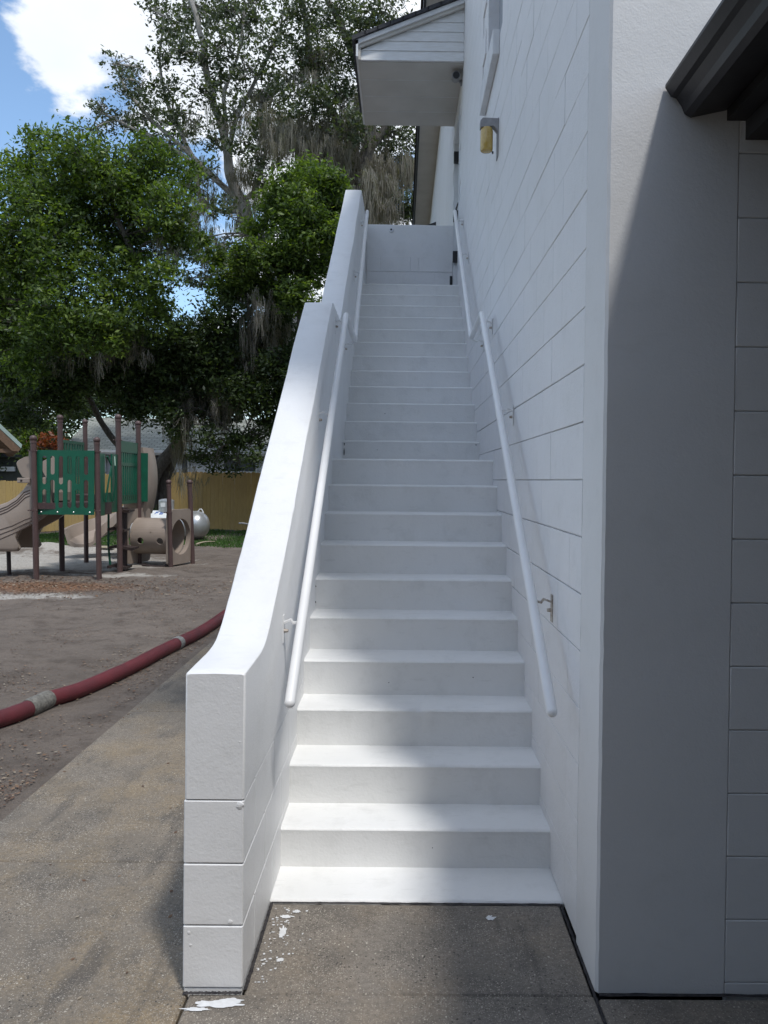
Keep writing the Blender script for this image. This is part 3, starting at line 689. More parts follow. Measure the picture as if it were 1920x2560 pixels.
# ------------------------------------------------------------------ handrails
def rail(label, pts, wallx, brs, side, rusty=None):
    t = thing('handrail', label, 'handrail', tuple(pts[0]), group='white handrails on both sides of the stairs')
    P = [Vector(p) for p in pts]; path = [P[0]]
    for i in range(1, len(P) - 1):
        a = (P[i - 1] - P[i]).normalized(); b = (P[i + 1] - P[i]).normalized()
        p0, p1 = P[i] + a * .05, P[i] + b * .05
        for q in range(6): s = q / 5; path.append((1 - s) ** 2 * p0 + 2 * s * (1 - s) * P[i] + s * s * p1)
    path.append(P[-1]); r = .0205
    # hemispherical ends
    d0 = (path[0] - path[1]).normalized(); d1 = (path[-1] - path[-2]).normalized()
    full = [path[0] + d0 * r * math.sin(a) for a in (1.5, 1.2, .8, .4)] + path + [path[-1] + d1 * r * math.sin(a) for a in (.4, .8, 1.2, 1.5)]
    rad = [r * math.cos(a) for a in (1.5, 1.2, .8, .4)] + [r] * len(path) + [r * math.cos(a) for a in (.4, .8, 1.2, 1.5)]
    m = MB(); m.tube(full, rad, 18); m.build('rail_pipe', M['rail'], t, smooth=True)
    for i, y in enumerate(brs):
        for a, b in zip(P, P[1:]):
            if a.y <= y <= b.y: s = (y - a.y) / (b.y - a.y); q = a + (b - a) * s
        wx = wallx(y) if callable(wallx) else wallx; sg = 1 if wx > 0 else -1
        mat = M['rusty'] if rusty is not None and i in rusty else M['rail']
        m = MB(); pl = []
        for k in range(7):
            z = q.z - .035 - .014 * k; bulge = .004 + .010 * math.sin(math.pi * k / 6) * 0 + (.010 if k == 6 else 0); pl.append((z, bulge))
        m.cbox(min(wx, wx - sg * .005), max(wx, wx - sg * .005), y - .016, y + .016, q.z - .125, q.z - .008, .002)
        b = m.build('bracket', mat, t)
        x0, x1 = wx - sg * .004, q.x; ap = []
        for k in range(9):
            u = k / 8; ap.append(Vector((x0 + (x1 - x0) * u, y, q.z - .040 + .012 * math.sin(u * math.pi) * (1 if u < .5 else -.3) + .016 * u ** 3)))
        rings = [[(p.x, p.y - .013, p.z + .003), (p.x, p.y + .013, p.z + .003), (p.x, p.y + .013, p.z - .005), (p.x, p.y - .013, p.z - .005)] for p in ap]
        m = MB(); m.loft(rings); m.build('bracket_arm', mat, b)
        m = MB(); m.tube([(wx - sg * .004, y, q.z - .075), (wx - sg * .022, y, q.z - .075)], [.010, .007], 6); m.build('bolt', M['rusty'], b)
        if mat is M['rusty']: tag(b, 'worn rusty bracket')
lx = lambda y: -.534 if y < 6.3 else -.530
rail('white round handrail on the low wall side, left of the steps', [(-.452, 2.985, .803), (-.452, 5.66, 2.80), (-.452, 6.67, 2.79), (-.468, 9.02, 4.66)], lx, (3.35, 4.66, 5.72, 6.62, 7.8, 8.85), -1)
rail('white round handrail fixed to the building wall, right of the steps', [(.50, 2.87, .812), (.502, 5.6, 2.81), (.502, 6.42, 2.78), (.507, 8.80, 4.60)], WX - .001, (3.36, 4.60, 5.72, 6.35, 7.9, 8.65), 1, rusty=(0,))

# ------------------------------------------------------------------ red hose on the dirt
hz = thing('drain_hose', 'long thick dark red hose lying across the dirt beside the walk', 'hose', (-2.74, 5.4, 0))
HP = [(-60, 1812), (0, 1790), (60, 1768), (120, 1743), (200, 1715), (295, 1677), (350, 1652), (401, 1626), (450, 1601), (491, 1580), (530, 1557), (565, 1533), (600, 1512), (650, 1480)]
pts = []
for px, py in HP:
    # find the point resting on the ground: centre height .06
    lo, hi = 3.0, 30.0
    for _ in range(40):
        mid = (lo + hi) / 2
        if at(px, py, mid).z > .058: lo = mid
        else: hi = mid
    p = at(px, py, lo); pts.append(Vector((p.x, p.y, gz(p.x, p.y) + .052)))
fine = []
for i in range(len(pts) - 1):
    p0, p1, p2, p3 = pts[max(i - 1, 0)], pts[i], pts[i + 1], pts[min(i + 2, len(pts) - 1)]
    for q in range(8):
        t = q / 8; fine.append(.5 * ((2 * p1) + (p2 - p0) * t + (2 * p0 - 5 * p1 + 4 * p2 - p3) * t * t + (3 * p1 - p0 - 3 * p2 + p3) * t ** 3))
rad = [.058 * (1 + .06 * nz(i * .25, 3)) for i in range(len(fine))]
m = MB(); m.tube(fine, rad, 16)
m.v = [(p[0], p[1], max(p[2], gz(p[0], p[1]) - .004)) for p in m.v]; m.build('hose_pipe', M['hose'], hz, smooth=True)
def band(px, half, r, mat, name):
    c = min(range(len(fine)), key=lambda i: abs(((fine[i].x) / fine[i].y) - (at(px, 1700, 1).x)))
    s = [fine[c] + (fine[c + 1] - fine[c - 1]).normalized() * (half * (-1 + 2 * k / 8)) for k in range(9)]
    m = MB(); m.tube(s, [r * (.95 if k in (0, 8) else 1 + .03 * nz(k * 3.1, px)) for k in range(9)], 16); return m.build(name, mat, hz, smooth=True)
band(120, .115, .066, M['tape'], 'tape_wrap'); band(491, .045, .064, M['clampwhite'], 'hose_clamp')

# ------------------------------------------------------------------ playground
pg = thing('playground_set', 'green, tan and brown playground climbing frame with slides and crawl tunnel', 'playground', (-5.6, 14.0, 0))
def gpost(x, y, z1, r=.042, mat='post', lean=0.0, z0=-.05):
    z1 -= .06
    m = MB(); m.tube([(x + lean, y, z0), (x + lean * .5, y, z1 / 2), (x, y, z1 - .07)], r, 12); o = m.build('post', M[mat], pg, smooth=True)
    m = MB(); m.tube([(x, y, z1 - .10), (x, y, z1 - .06)], r * 1.12, 12); m.ball((x, y, z1 - .025), r * 1.3, 12, 8, .9); m.build('post_cap', M[mat], o, smooth=True)
A = (-6.02, 12.85); D_ = (-5.06, 12.95); B_ = (-6.12, 14.05); E_ = (-5.12, 14.05); C_ = (-6.19, 15.3); F_ = (-5.19, 15.3)
gpost(*A, 2.34, .045, lean=.06); gpost(*D_, 2.33, .043, lean=.05)
gpost(*B_, 2.76, .045, 'post', lean=.05); gpost(*E_, 2.78, .047, lean=.05); gpost(*C_, 2.78, .042, lean=.04); gpost(*F_, 2.76, .046, lean=.04)
G_ = (-4.46, 14.80); H_ = (-4.27, 15.52); gpost(*G_, 1.66, .042, lean=.05); gpost(*H_, 1.66, .045, lean=.07)
def quadpanel(name, p0, p1, z0, z1, th, mat, parent=pg):
    a, b = Vector((*p0, 0)), Vector((*p1, 0)); d = (b - a).normalized(); n = Vector((-d.y, d.x, 0)) * th / 2
    m = MB(); vs = [(q.x + s * n.x, q.y + s * n.y, z) for z in (z0, z1) for q, s in ((a, -1), (b, -1), (b, 1), (a, 1))]
    m.add(vs, [(0, 3, 2, 1), (4, 5, 6, 7), (0, 1, 5, 4), (1, 2, 6, 5), (2, 3, 7, 6), (3, 0, 4, 7)]); return m.build(name, M[mat], parent)
m = MB(); m.add([(A[0], A[1], 1.14), (D_[0], D_[1], 1.14), (E_[0], E_[1], 1.14), (B_[0], B_[1], 1.14), (A[0], A[1], 1.24), (D_[0], D_[1], 1.24), (E_[0], E_[1], 1.24), (B_[0], B_[1], 1.24)],
    [(0, 3, 2, 1), (4, 5, 6, 7), (0, 1, 5, 4), (1, 2, 6, 5), (2, 3, 7, 6), (3, 0, 4, 7)]); m.build('deck', M['deck'], pg)
m = MB(); m.add([(B_[0], B_[1] + .01, 1.20), (E_[0], E_[1] + .01, 1.20), (F_[0], F_[1], 1.20), (C_[0], C_[1], 1.20), (B_[0], B_[1] + .01, 1.34), (E_[0], E_[1] + .01, 1.34), (F_[0], F_[1], 1.34), (C_[0], C_[1], 1.34)],
    [(0, 3, 2, 1), (4, 5, 6, 7), (0, 1, 5, 4), (1, 2, 6, 5), (2, 3, 7, 6), (3, 0, 4, 7)]); m.build('deck', M['deck'], pg)
# slotted front panel: pieces in (u, z) built round the slots
PW = .90; PB, PTp = 1.055, 2.075; PX0 = -5.975
def zf(f): return PTp - f * (PTp - PB)
cols = [.127, .268, .415, .567, .711, .858]; sw = .078; c_h = sw * PW / 2
m = MB(); yA, yB = 12.885, 12.905
def ux(u): return PX0 + u * PW
prev = 0
for i, c in enumerate(cols):
    a, b = c - sw / 2, c + sw / 2
    m.box(ux(prev), ux(a), yA, yB, PB, PTp); prev = b
    sl = [(.09, .531), (.607, .897)] if i % 2 == 0 else [(.09, .379), (.458, .897)]
    zs = [(zf(s1) , zf(s0)) for s0, s1 in sl]   # (low, high)
    arc = lambda zc_, up: [(ux(c) + c_h * math.cos(t) , zc_ + (c_h if up else -c_h) * math.sin(t)) for t in [math.pi * q / 8 for q in range(9)]]
    top = [(ux(b), PTp), (ux(a), PTp)] + arc(zs[0][1] - c_h, True)[::-1]; m.prism(top, 'y', yA, yB)
    mid = arc(zs[0][0] + c_h, False) + arc(zs[1][1] - c_h, True)[::-1]; m.prism(mid, 'y', yA, yB)
    bot = arc(zs[1][0] + c_h, False) + [(ux(a), PB), (ux(b), PB)]; m.prism(bot, 'y', yA, yB)
m.box(ux(prev), ux(1), yA, yB, PB, PTp)
fp = m.build('slotted_panel', M['green'], pg)
for k in range(4): mm = MB(); mm.ball((PX0 + .07 + k * .255, 12.884, 1.095), .013, 8, 5); mm.build('bolt', M['bolt'], fp)
def clamp(x, y, z):
    mm = MB(); mm.tube([(x, y, z - .012), (x, y, z + .012)], .052, 12); mm.ball((x - .065, y - .02, z), .013, 8, 5); mm.ball((x + .065, y - .02, z), .013, 8, 5); mm.build('clamp', M['post'], pg)
for p, z in ((A, 2.06), (D_, 2.06), (E_, 2.30), (F_, 2.30), (G_, 1.02), (A, 1.12), (D_, 1.12)): clamp(p[0], p[1], z)
# side entry panels (D - E side)
def P_on(p, q, t): return (p[0] + (q[0] - p[0]) * t, p[1] + (q[1] - p[1]) * t)
quadpanel('side_panel', P_on(D_, E_, .06), P_on(D_, E_, .34), 1.03, 2.04, .025, 'green')
quadpanel('side_panel', P_on(D_, E_, .68), P_on(D_, E_, .95), 1.06, 2.05, .025, 'green')
quadpanel('threshold', P_on(D_, E_, .34), P_on(D_, E_, .68), 1.24, 1.40, .02, 'green')
quadpanel('riser_panel', P_on(D_, E_, .34), P_on(D_, E_, .68), 1.04, 1.24, .02, 'deck')
for t0, t1 in ((.33, .42), (.69, .60)):
    a, b = P_on(D_, E_, t0), P_on(D_, E_, t1)
    mm = MB(); mm.tube([(a[0] + .03, a[1], 1.25), (a[0] + .07, a[1], 1.55), (b[0] + .09, b[1], 1.85), (a[0] + .05, a[1], 2.0)], .016, 8); mm.build('grab_bar', M['green'], pg, smooth=True)
# barrier of vertical slats between E and F, and between B and C
def barrier(p, q, z0, z1, n, capz=(.14, .0), solid=None):
    quadpanel('top_rail', P_on(p, q, .06), P_on(p, q, .94), z1 - capz[0], z1, .03, 'green'); quadpanel('bottom_rail', P_on(p, q, .06), P_on(p, q, .94), z0, z0 + .06, .03, 'green')
    for k in range(n):
        t = .08 + .84 * k / (n - 1); quadpanel('slat', P_on(p, q, t - .24 / n), P_on(p, q, t + .24 / n), z0 + .061, z1 - capz[0] - .001, .02, 'green')
    if solid: quadpanel('middle_rail', P_on(p, q, .06), P_on(p, q, .94), solid[0], solid[1], .028, 'green')
barrier(E_, F_, 1.18, 2.30, 9, (.20, 0), (1.86, 1.92)); barrier(B_, C_, 1.30, 2.30, 9, (.05, 0))
# slide at the left: walled chute, its near side swelling out with long grooves
top = [(-5.80, 1.66), (-6.13, 1.61), (-6.24, 1.45), (-6.37, 1.32), (-6.50, 1.24), (-6.64, 1.19), (-6.85, 1.13), (-7.1, 1.08), (-7.5, 1.03)]
bot = [(-5.80, 1.10), (-6.03, .93), (-6.29, .79), (-6.345, .70), (-6.36, .63), (-6.335, .56), (-6.31, .50), (-6.345, .455), (-6.45, .45), (-6.64, .45), (-7.5, .45)]
ringsY = []
def side_ring(y, inset):
    cxx, czz = -6.5, .95
    P = top + bot[::-1]
    return [(p[0], y, p[1] - inset * (.5 if i < len(top) else -1)) for i, p in enumerate(P)]
m = MB(); m.loft([side_ring(13.07, 0), side_ring(13.01, .0), side_ring(12.985, .02), side_ring(12.975, .06)][::-1])
m.loft([side_ring(13.72, 0), side_ring(13.80, .0)])
m.loft([[(x, 13.05, z - .26), (x, 13.73, z - .26), (x, 13.73, max(z - .40, .46)), (x, 13.05, max(z - .40, .46))] for x, z in top])
sl = m.build('slide', M['tan'], pg, smooth=True)
def groove(pl, r=.007):
    m = MB(); m.tube([(x, 12.972, z) for x, z in pl], r, 6); m.build('groove', M['slide_groove'], sl, smooth=True)
for d, q in ((.055, .0), (.095, .03), (.14, .06)): groove([(-6.13, 1.47 - d + .02), (-6.22 + q * .3, 1.46 - d), (-6.33, 1.335 - d), (-6.48, 1.235 - d), (-6.64, 1.17 - d), (-6.9, 1.09 - d), (-7.5, 1.0 - d)])
for d in (.0, .065, .13): groove([(-5.95, 1.05 - d * .5), (-6.2, .97 - d), (-6.4, .87 - d), (-6.64, .79 - d * 1.2), (-7.4, .66 - d * 1.4)])
hood = [(-6.05, 2.06), (-6.13, 2.06), (-6.135, 1.975), (-6.20, 1.962), (-6.28, 1.92), (-6.32, 1.885), (-6.328, 1.85), (-6.31, 1.79), (-6.28, 1.72), (-6.235, 1.645), (-6.05, 1.60)]
for y0 in (12.93, 13.76):
    m = MB(); m.loft([[(x + (0.012 if k in (0, 3) else 0) * (1 if x < -6.1 else 0), y0 + dy, z) for x, z in hood] for k, dy in enumerate((0, .012, .06, .072))]); m.build('slide_hood', M['tan'], pg, smooth=True)
m = MB(); m.cbox(-6.30, -6.10, 12.90, 12.925, 1.55, 1.63, .008); m.build('slide_flange', M['tan'], sl)
m = MB(); m.ball((-6.23, 12.898, 1.59), .018, 10, 6); m.build('bolt', M['darkpost'], sl)
m = MB(); m.tube([(-6.66, 13.4, -.05), (-6.68, 13.4, .55)], .034, 10); m.build('slide_leg', M['darkpost'], pg, smooth=True)
# spiral slide at the back right
cx, cy = -6.02, 16.3; rings = []
for k in range(34):
    t = k / 33; a = R(-62) + t * R(262); rr = .48 + .10 * t; z = 1.22 - .92 * smooth01(t * .9 + .03) ; w = .27
    ur = Vector((math.cos(a), math.sin(a), 0)); c = Vector((cx, cy, z)) + ur * rr
    wall = .55 if t < .25 else .55 - .25 * smooth01((t - .25) * 3)
    prof = [(-w, .26), (-w + .03, .26), (-w * .8, .06), (-w * .35, .0), (w * .35, .0), (w * .8, .08), (w + .02, wall), (w + .07, wall), (w * .95, .02), (w * .5, -.06), (-w * .5, -.06), (-w - .03, .05)]
    rings.append([c + ur * u + Vector((0, 0, v)) for u, v in prof])
m = MB(); m.loft(rings); m.build('spiral_slide', M['tan'], pg, smooth=True)
hp = at(372, 1190, 15.75)
rings = []
for k in range(11):
    t = k / 10; z = .95 + 1.28 * t; dx = .22 * math.sin(math.pi * (t * .72 + .12)) ** .8 - .02
    x0 = -5.20; rings.append([(x0, 15.40, z), (x0 + dx * .7, 15.38, z), (x0 + dx, 15.50, z), (x0 + dx, 15.9, z), (x0 + dx * .8, 16.0, z), (x0, 16.0, z)])
m = MB(); m.loft(rings); m.build('spiral_hood', M['tan'], pg, smooth=True)
quadpanel('hood_panel', (-5.20, 15.33), (-5.02, 15.36), 1.20, 2.12, .03, 'green')
# step climber
m = MB(); m.tube([(-5.17, 14.45, 0), (-5.17, 14.45, 1.12)], .085, 10); m.build('climber_post', M['darkpost'], pg, smooth=True)
m = MB(); m.tube([(-5.37, 14.30, 1.14), (-5.36, 14.28, 1.0), (-5.36, 14.28, .45), (-5.32, 14.28, .05)], .02, 8); m.build('climber_pole', M['green'], pg, smooth=True)
for z, x0, x1 in ((1.10, -5.34, -4.98), (.76, -5.36, -5.06), (.44, -5.34, -4.90), (.10, -5.36, -5.02)):
    m = MB(); m.loft([[(x0 + (x1 - x0) * t, 14.22 + .05 * math.sin(t * 3), z + .02 * math.sin(t * 5.5)), (x0 + (x1 - x0) * t, 14.52, z + .02 * math.sin(t * 5.5)), (x0 + (x1 - x0) * t, 14.52, z - .03 + .02 * math.sin(t * 5.5)), (x0 + (x1 - x0) * t, 14.22 + .05 * math.sin(t * 3), z - .05 + .02 * math.sin(t * 5.5))] for t in [k / 8 for k in range(9)]]); m.build('climber_step', M['darkpost'], pg)
# crawl tunnel between two panels with round openings
def ring_map(m, f, R0, hw, hh, n=48, radial=4, cr=.08):
    """ring between circle R0 and rounded rectangle; f(a, b, side) -> point"""
    rows = {0: [], 1: []}
    for side in (0, 1):
        for q in range(radial + 1):
            s = q / radial; row = []
            for k in range(n):
                t = 2 * math.pi * k / n; c_, s_ = math.cos(t), math.sin(t)
                e = min(hw / max(abs(c_), 1e-6), hh / max(abs(s_), 1e-6)); ox, oy = e * c_, e * s_
                if abs(ox) > hw - cr and abs(oy) > hh - cr:
                    ccx, ccy = math.copysign(hw - cr, ox), math.copysign(hh - cr, oy); v = Vector((ox - ccx, oy - ccy)); v = v.normalized() * cr if v.length > 0 else v; ox, oy = ccx + v.x, ccy + v.y
                row.append(f(R0 * c_ * (1 - s) + ox * s, R0 * s_ * (1 - s) + oy * s, side))
            rows[side].append(row)
    k0 = len(m.v); N = n; tot = (radial + 1) * n
    vs = [p for side in (0, 1) for row in rows[side] for p in row]; fs = []
    for side in (0, 1):
        for q in range(radial):
            for k in range(n): j = (k + 1) % n; b = side * tot + q * n; fs.append((b + k, b + j, b + n + j, b + n + k))
    for q in (0, radial):
        for k in range(n): j = (k + 1) % n; b = q * n; fs.append((b + k, b + j, tot + b + j, tot + b + k))
    m.add(vs, fs)
tv = Vector((.19, .72, 0)).normalized()      # direction of the panel faces (near -> far)
tn = Vector((tv.y, -tv.x, 0))                 # normal towards +X
def panel(cxy, wid, z0, z1, hole=.335, hz_=.55):
    c = Vector((*cxy, 0)); mz = (z0 + z1) / 2
    m = MB(); ring_map(m, lambda a, b, s: tuple(c + tv * a + tn * (.045 if s else -.045) + Vector((0, 0, mz + b))), hole, wid / 2, (z1 - z0) / 2); return m
panel((-4.365, 15.15), .74, .05, 1.07).build('tunnel_panel', M['tan'], pg, smooth=True)
panel((-5.20, 15.30), .78, .05, 1.07).build('tunnel_panel', M['tan'], pg, smooth=True)
m = MB(); TC = Vector((-5.16, 15.28, .56)); ax = (Vector((-4.41, 15.16, .56)) - TC); TL = ax.length; ax.normalize(); up = Vector((0, 0, 1)); sd_ = ax.cross(up) ; TR = .34
def cyl(u, th, r): return tuple(TC + ax * u + (sd_ * math.cos(th) + up * math.sin(th)) * r)
th0 = R(-12)
segs = []
# shell in two parts: the near side with two round windows, and the rest
for (uc, hw) in ((TL * .27, TL * .27), (TL * .77, TL * .23)):
    ring_map(m, lambda a, b, s, uc=uc: cyl(uc + a, th0 + b / TR, TR if s else TR - .012), .062, hw, TR * .5, n=40, radial=5, cr=.001)
for k in range(36):
    a0 = th0 + .5 + (2 * math.pi - 1.0) * k / 36; a1 = th0 + .5 + (2 * math.pi - 1.0) * (k + 1) / 36
    m.add([cyl(0, a0, TR), cyl(TL, a0, TR), cyl(TL, a1, TR), cyl(0, a1, TR)], [(0, 1, 2, 3)]); m.add([cyl(0, a0, TR - .012), cyl(TL, a0, TR - .012), cyl(TL, a1, TR - .012), cyl(0, a1, TR - .012)], [(0, 1, 2, 3)])
m.build('crawl_tunnel', M['tan'], pg, smooth=True)
m = MB(); m.tube([(-5.0, 15.0, .04), (-4.8, 14.93, .02), (-4.6, 14.9, .02), (-4.47, 14.88, .06)], .022, 8); m.build('ground_bar', M['darkpost'], pg, smooth=True)

pg.location += Vector((.16, -.3, -.03))
# ------------------------------------------------------------------ propane tank
tk = thing('gas_tank', 'silver horizontal gas tank with a white painted middle, behind the crawl tunnel', 'tank', (-6.2, 20.9, 0))
ty, tr, tz = 20.95, .37, .385; xr = at(524, 1320, ty).x; xl = xr - 2.4
def head(m, x, s):
    return [[(x + s * .33 * math.sin(a), ty + tr * math.cos(a) * math.cos(b), tz + tr * math.cos(a) * math.sin(b)) for b in [2 * math.pi * q / 28 for q in range(28)]] for a in [k * math.pi / 2 / 9 for k in range(9)] + [1.55]]
m = MB(); h1 = head(m, xr - .33, 1); h0 = head(m, xl + .33, -1)[::-1]
m.loft(h0 + h1); m.build('tank_shell', M['tank'], tk, smooth=True)
xw0, xw1 = at(355, 1300, ty).x - .2, at(462, 1300, ty).x
m = MB(); m.loft([[(x, ty + (tr + .003) * math.cos(b), tz + (tr + .003) * math.sin(b)) for b in [2 * math.pi * q / 28 for q in range(28)]] for x in (xw0, xw1)], caps=False); m.build('white_band', M['tankwhite'], tk, smooth=True)
xd = at(416, 1275, ty).x; m = MB(); m.loft([[(xd + r * math.cos(b), ty + r * math.sin(b), z) for b in [2 * math.pi * q / 24 for q in range(24)]] for r, z in ((.20, tz + tr - .06), (.20, 1.0), (.205, 1.0), (.20, 1.03), (.12, 1.065), (.01, 1.075))]); dm = m.build('dome_cover', M['tank'], tk, smooth=True)
m = MB(); m.box(xd - .09, xd + .03, ty - .207, ty - .197, .86, .97); m.build('dome_label', M['tankwhite'], dm)
for xx in (xl + .45, xr - .45): m = MB(); m.box(xx - .06, xx + .06, ty - .25, ty + .25, -.05, .05); m.build('tank_foot', M['greymetal'], tk)
xlug = xr - .25; m = MB(); m.tube([(xlug - .11, ty, tz + tr - .02), (xlug - .04, ty, tz + tr + .0), (xlug - .02, ty, tz + tr + .045), (xlug + .03, ty, tz + tr + .05), (xlug + .06, ty, tz + tr + .01), (xlug + .09, ty, tz + tr - .08)], .014, 8); m.build('lifting_lug', M['tankwhite'], tk, smooth=True)
# blue lettering on the curved shell, the rest is hidden behind the tunnel panel
lx0 = at(393, 1300, ty).x
def letter(strokes, x0, ang0, w, h):
    m = MB()
    for (u0, v0, u1, v1) in strokes:
        P = []
        for (u, v) in ((u0, v0), (u1, v0), (u1, v1), (u0, v1)):
            a = ang0 + v * h; r = tr + .008; P.append((x0 + u * w + v * .03, ty - r * math.cos(a), tz + r * math.sin(a)))
        m.add(P, [(0, 1, 2, 3)])
    return m
letter([(0, 0, .22, 1), (0, .78, 1, 1), (0, .40, .8, .60)], lx0, R(50), .09, R(17)).build('letter', M['blue'], tk)
letter([(0, 0, .22, .8), (0, .62, 1, .8), (0, .32, 1, .48), (0, 0, 1, .16), (.78, .4, 1, .7)], lx0 + .12, R(48), .09, R(17)).build('letter', M['blue'], tk)
m = MB(); m.tube([at(598, 1308, 21.5), at(606, 1308, 21.4), at(640, 1313, 21)], .022, 8); tag(m.build('metal_bar', M['greymetal']), 'thin grey metal bar poking out left of the parapet before the fence', 'bar')
p0, p1 = at(491, 1372, 19.0), at(537, 1360, 19.8); 
def stick(a, b, r):
    m = MB(); a, b = Vector(a), Vector(b); m.tube([a + (b - a) * t + Vector((0, .04 * nz(t * 3), .02 * math.sin(t * 4))) for t in [k / 6 for k in range(7)]], [r * (1 - .5 * k / 6) for k in range(7)], 6); return m
tag(stick((p0.x, p0.y, .04), (p1.x, p1.y, .06), .022).build('fallen_stick', M['sandpatch']), 'pale dry stick lying at the edge of the grass', 'stick')
# small plank on the sand behind the frame
pp = (-6.62, 17.6); m = MB(); m.box(pp[0] - .16, pp[0] + .2, pp[1] - .1, pp[1] + .1, .06, .085); o = m.build('plank_scrap', M['sandpatch']); tag(o, 'flat pale scrap lying on the sand heap behind the play frame', 'scrap')

# ------------------------------------------------------------------ wooden fence
FA, FB = Vector((-16.4, 28.8, 0)), Vector((-1.2, 23.2, 0))
fn = thing('wooden_fence', 'tall yellow-brown wooden board fence with dog-eared tops behind the playground', 'fence', tuple(FA))
bw, gap = .139, .006; fd = (FB - FA); fl = fd.length; fd.normalize(); fang = math.atan2(fd.y, fd.x); nb_ = int(fl / (bw + gap))
bms = []
for v in range(3):
    m = MB(); h = 1.80 + .006 * v; m.prism([(0, 0), (bw, 0), (bw, h - .035), (bw - .03, h), (.03, h), (0, h - .035)], 'y', -.009, .009); bms.append(m.mesh('fence_board', M['fencewood']))
for i in range(nb_):
    p = FA + fd * (i * (bw + gap)); z = gz(p.x, p.y) + .02 + random.uniform(-.012, .012)
    inst('fence_board', bms[i % 3], (p.x, p.y + random.uniform(-.004, .004), z), fn, (0, random.uniform(-.004, .004), fang))
for zr in (.35, 1.45):
    m = MB(); pr_ = [FA, FB]; a, b = FA + Vector((0, .03, 0)), FB + Vector((0, .03, 0)); za, zb_ = gz(a.x, a.y) + zr, gz(b.x, b.y) + zr
    m.add([(a.x, a.y, za), (b.x, b.y, zb_), (b.x, b.y + .04, zb_), (a.x, a.y + .04, za), (a.x, a.y, za + .09), (b.x, b.y, zb_ + .09), (b.x, b.y + .04, zb_ + .09), (a.x, a.y + .04, za + .09)], [(0, 3, 2, 1), (4, 5, 6, 7), (0, 1, 5, 4), (1, 2, 6, 5), (2, 3, 7, 6), (3, 0, 4, 7)]); m.build('fence_rail', M['fencewood'], fn)

# ------------------------------------------------------------------ neighbour house behind the fence
HY = 31.0
hs = thing('neighbour_house', 'single storey house with pale grey shingle roof behind the wooden fence', 'house', (-10, HY, -.3))
hx0, hx1 = at(150, 1124, HY).x, -1.5; ez = at(200, 1124, HY).z; rz_ = at(230, 1044, HY + 4).z; rx0 = at(228, 1044, HY + 4).x
m = MB(); m.box(hx0 + .3, hx1, HY + .4, HY + 7.6, -.3, ez); m.build('wall', M['housewall'], hs)
m = MB(); b0 = at(432, 1190, HY + .4).x; 
k = 0
while 1.55 + k * .16 < ez - .15: z0 = 1.0 + k * .16; m.add([(b0, HY + .375, z0), (hx1, HY + .375, z0), (hx1, HY + .395, z0 + .155), (b0, HY + .395, z0 + .155), (b0, HY + .399, z0), (hx1, HY + .399, z0)], [(0, 1, 2, 3), (0, 1, 5, 4)]); k += 1
m.build('lap_siding', M['houseband'], hs)
m = MB(); m.add([(hx0, HY, ez), (hx1 + .4, HY, ez), (hx1 + .4, HY + 4, rz_), (rx0, HY + 4, rz_), (hx0, HY + 8, ez), (hx1 + .4, HY + 8, ez), (hx0, HY, ez - .03), (hx1 + .4, HY, ez - .03)], [(0, 1, 2, 3), (3, 2, 5, 4), (0, 3, 4), (0, 1, 7, 6)]); m.build('roof', M['roofshingle'], hs)
m = MB(); m.box(hx0, hx1 + .4, HY - .02, HY, ez - .17, ez - .01); m.build('fascia', M['houseband'], hs)
m = MB(); m.box(hx0, hx1 + .4, HY - .09, HY - .021, ez - .10, ez + .0); m.build('roof_gutter', M['houseband'], hs)
for px0, px1, py0, py1 in ((384, 412, 1140, 1168), (455, 470, 1138, 1182), (560, 640, 1140, 1178), (255, 262, 1135, 1175)):
    a, b = at(px0, py1, HY + .36), at(px1, py0, HY + .36)
    m = MB(); m.box(a.x, b.x, HY + .34, HY + .37, a.z, b.z); w = m.build('window', M['winglass'], hs)
    m = MB(); m.box(a.x - .07, b.x + .07, HY + .26, HY + .338, a.z - .08, a.z - .001); m.box(a.x - .06, a.x, HY + .30, HY + .339, a.z, b.z); m.box(b.x, b.x + .06, HY + .30, HY + .339, a.z, b.z); m.build('frame', M['houseband'], w)
sh = thing('shaded_shed', 'dim shed with one pale window ledge half hidden under dark trees at the far left', 'shed', (-16, 29.3, -.3))
a, b = at(0, 1178, 29), at(38, 1167, 29)
m = MB(); m.box(-22, at(120, 1150, 29).x, 29.05, 32, -.4, 2.3); m.build('wall', simple('dark_shed_wall', (.06, .065, .06), .8, (.04, .045, .04)), sh)
m = MB(); m.box(a.x, b.x, 28.95, 29.04, a.z, b.z); m.build('window_ledge', M['houseband'], sh)
m = MB(); m.prism([(28.8, 2.3), (32.2, 2.3), (30.5, 2.9)], 'x', -22.2, at(125, 1150, 29).x); m.build('roof', M['shingle'], sh)

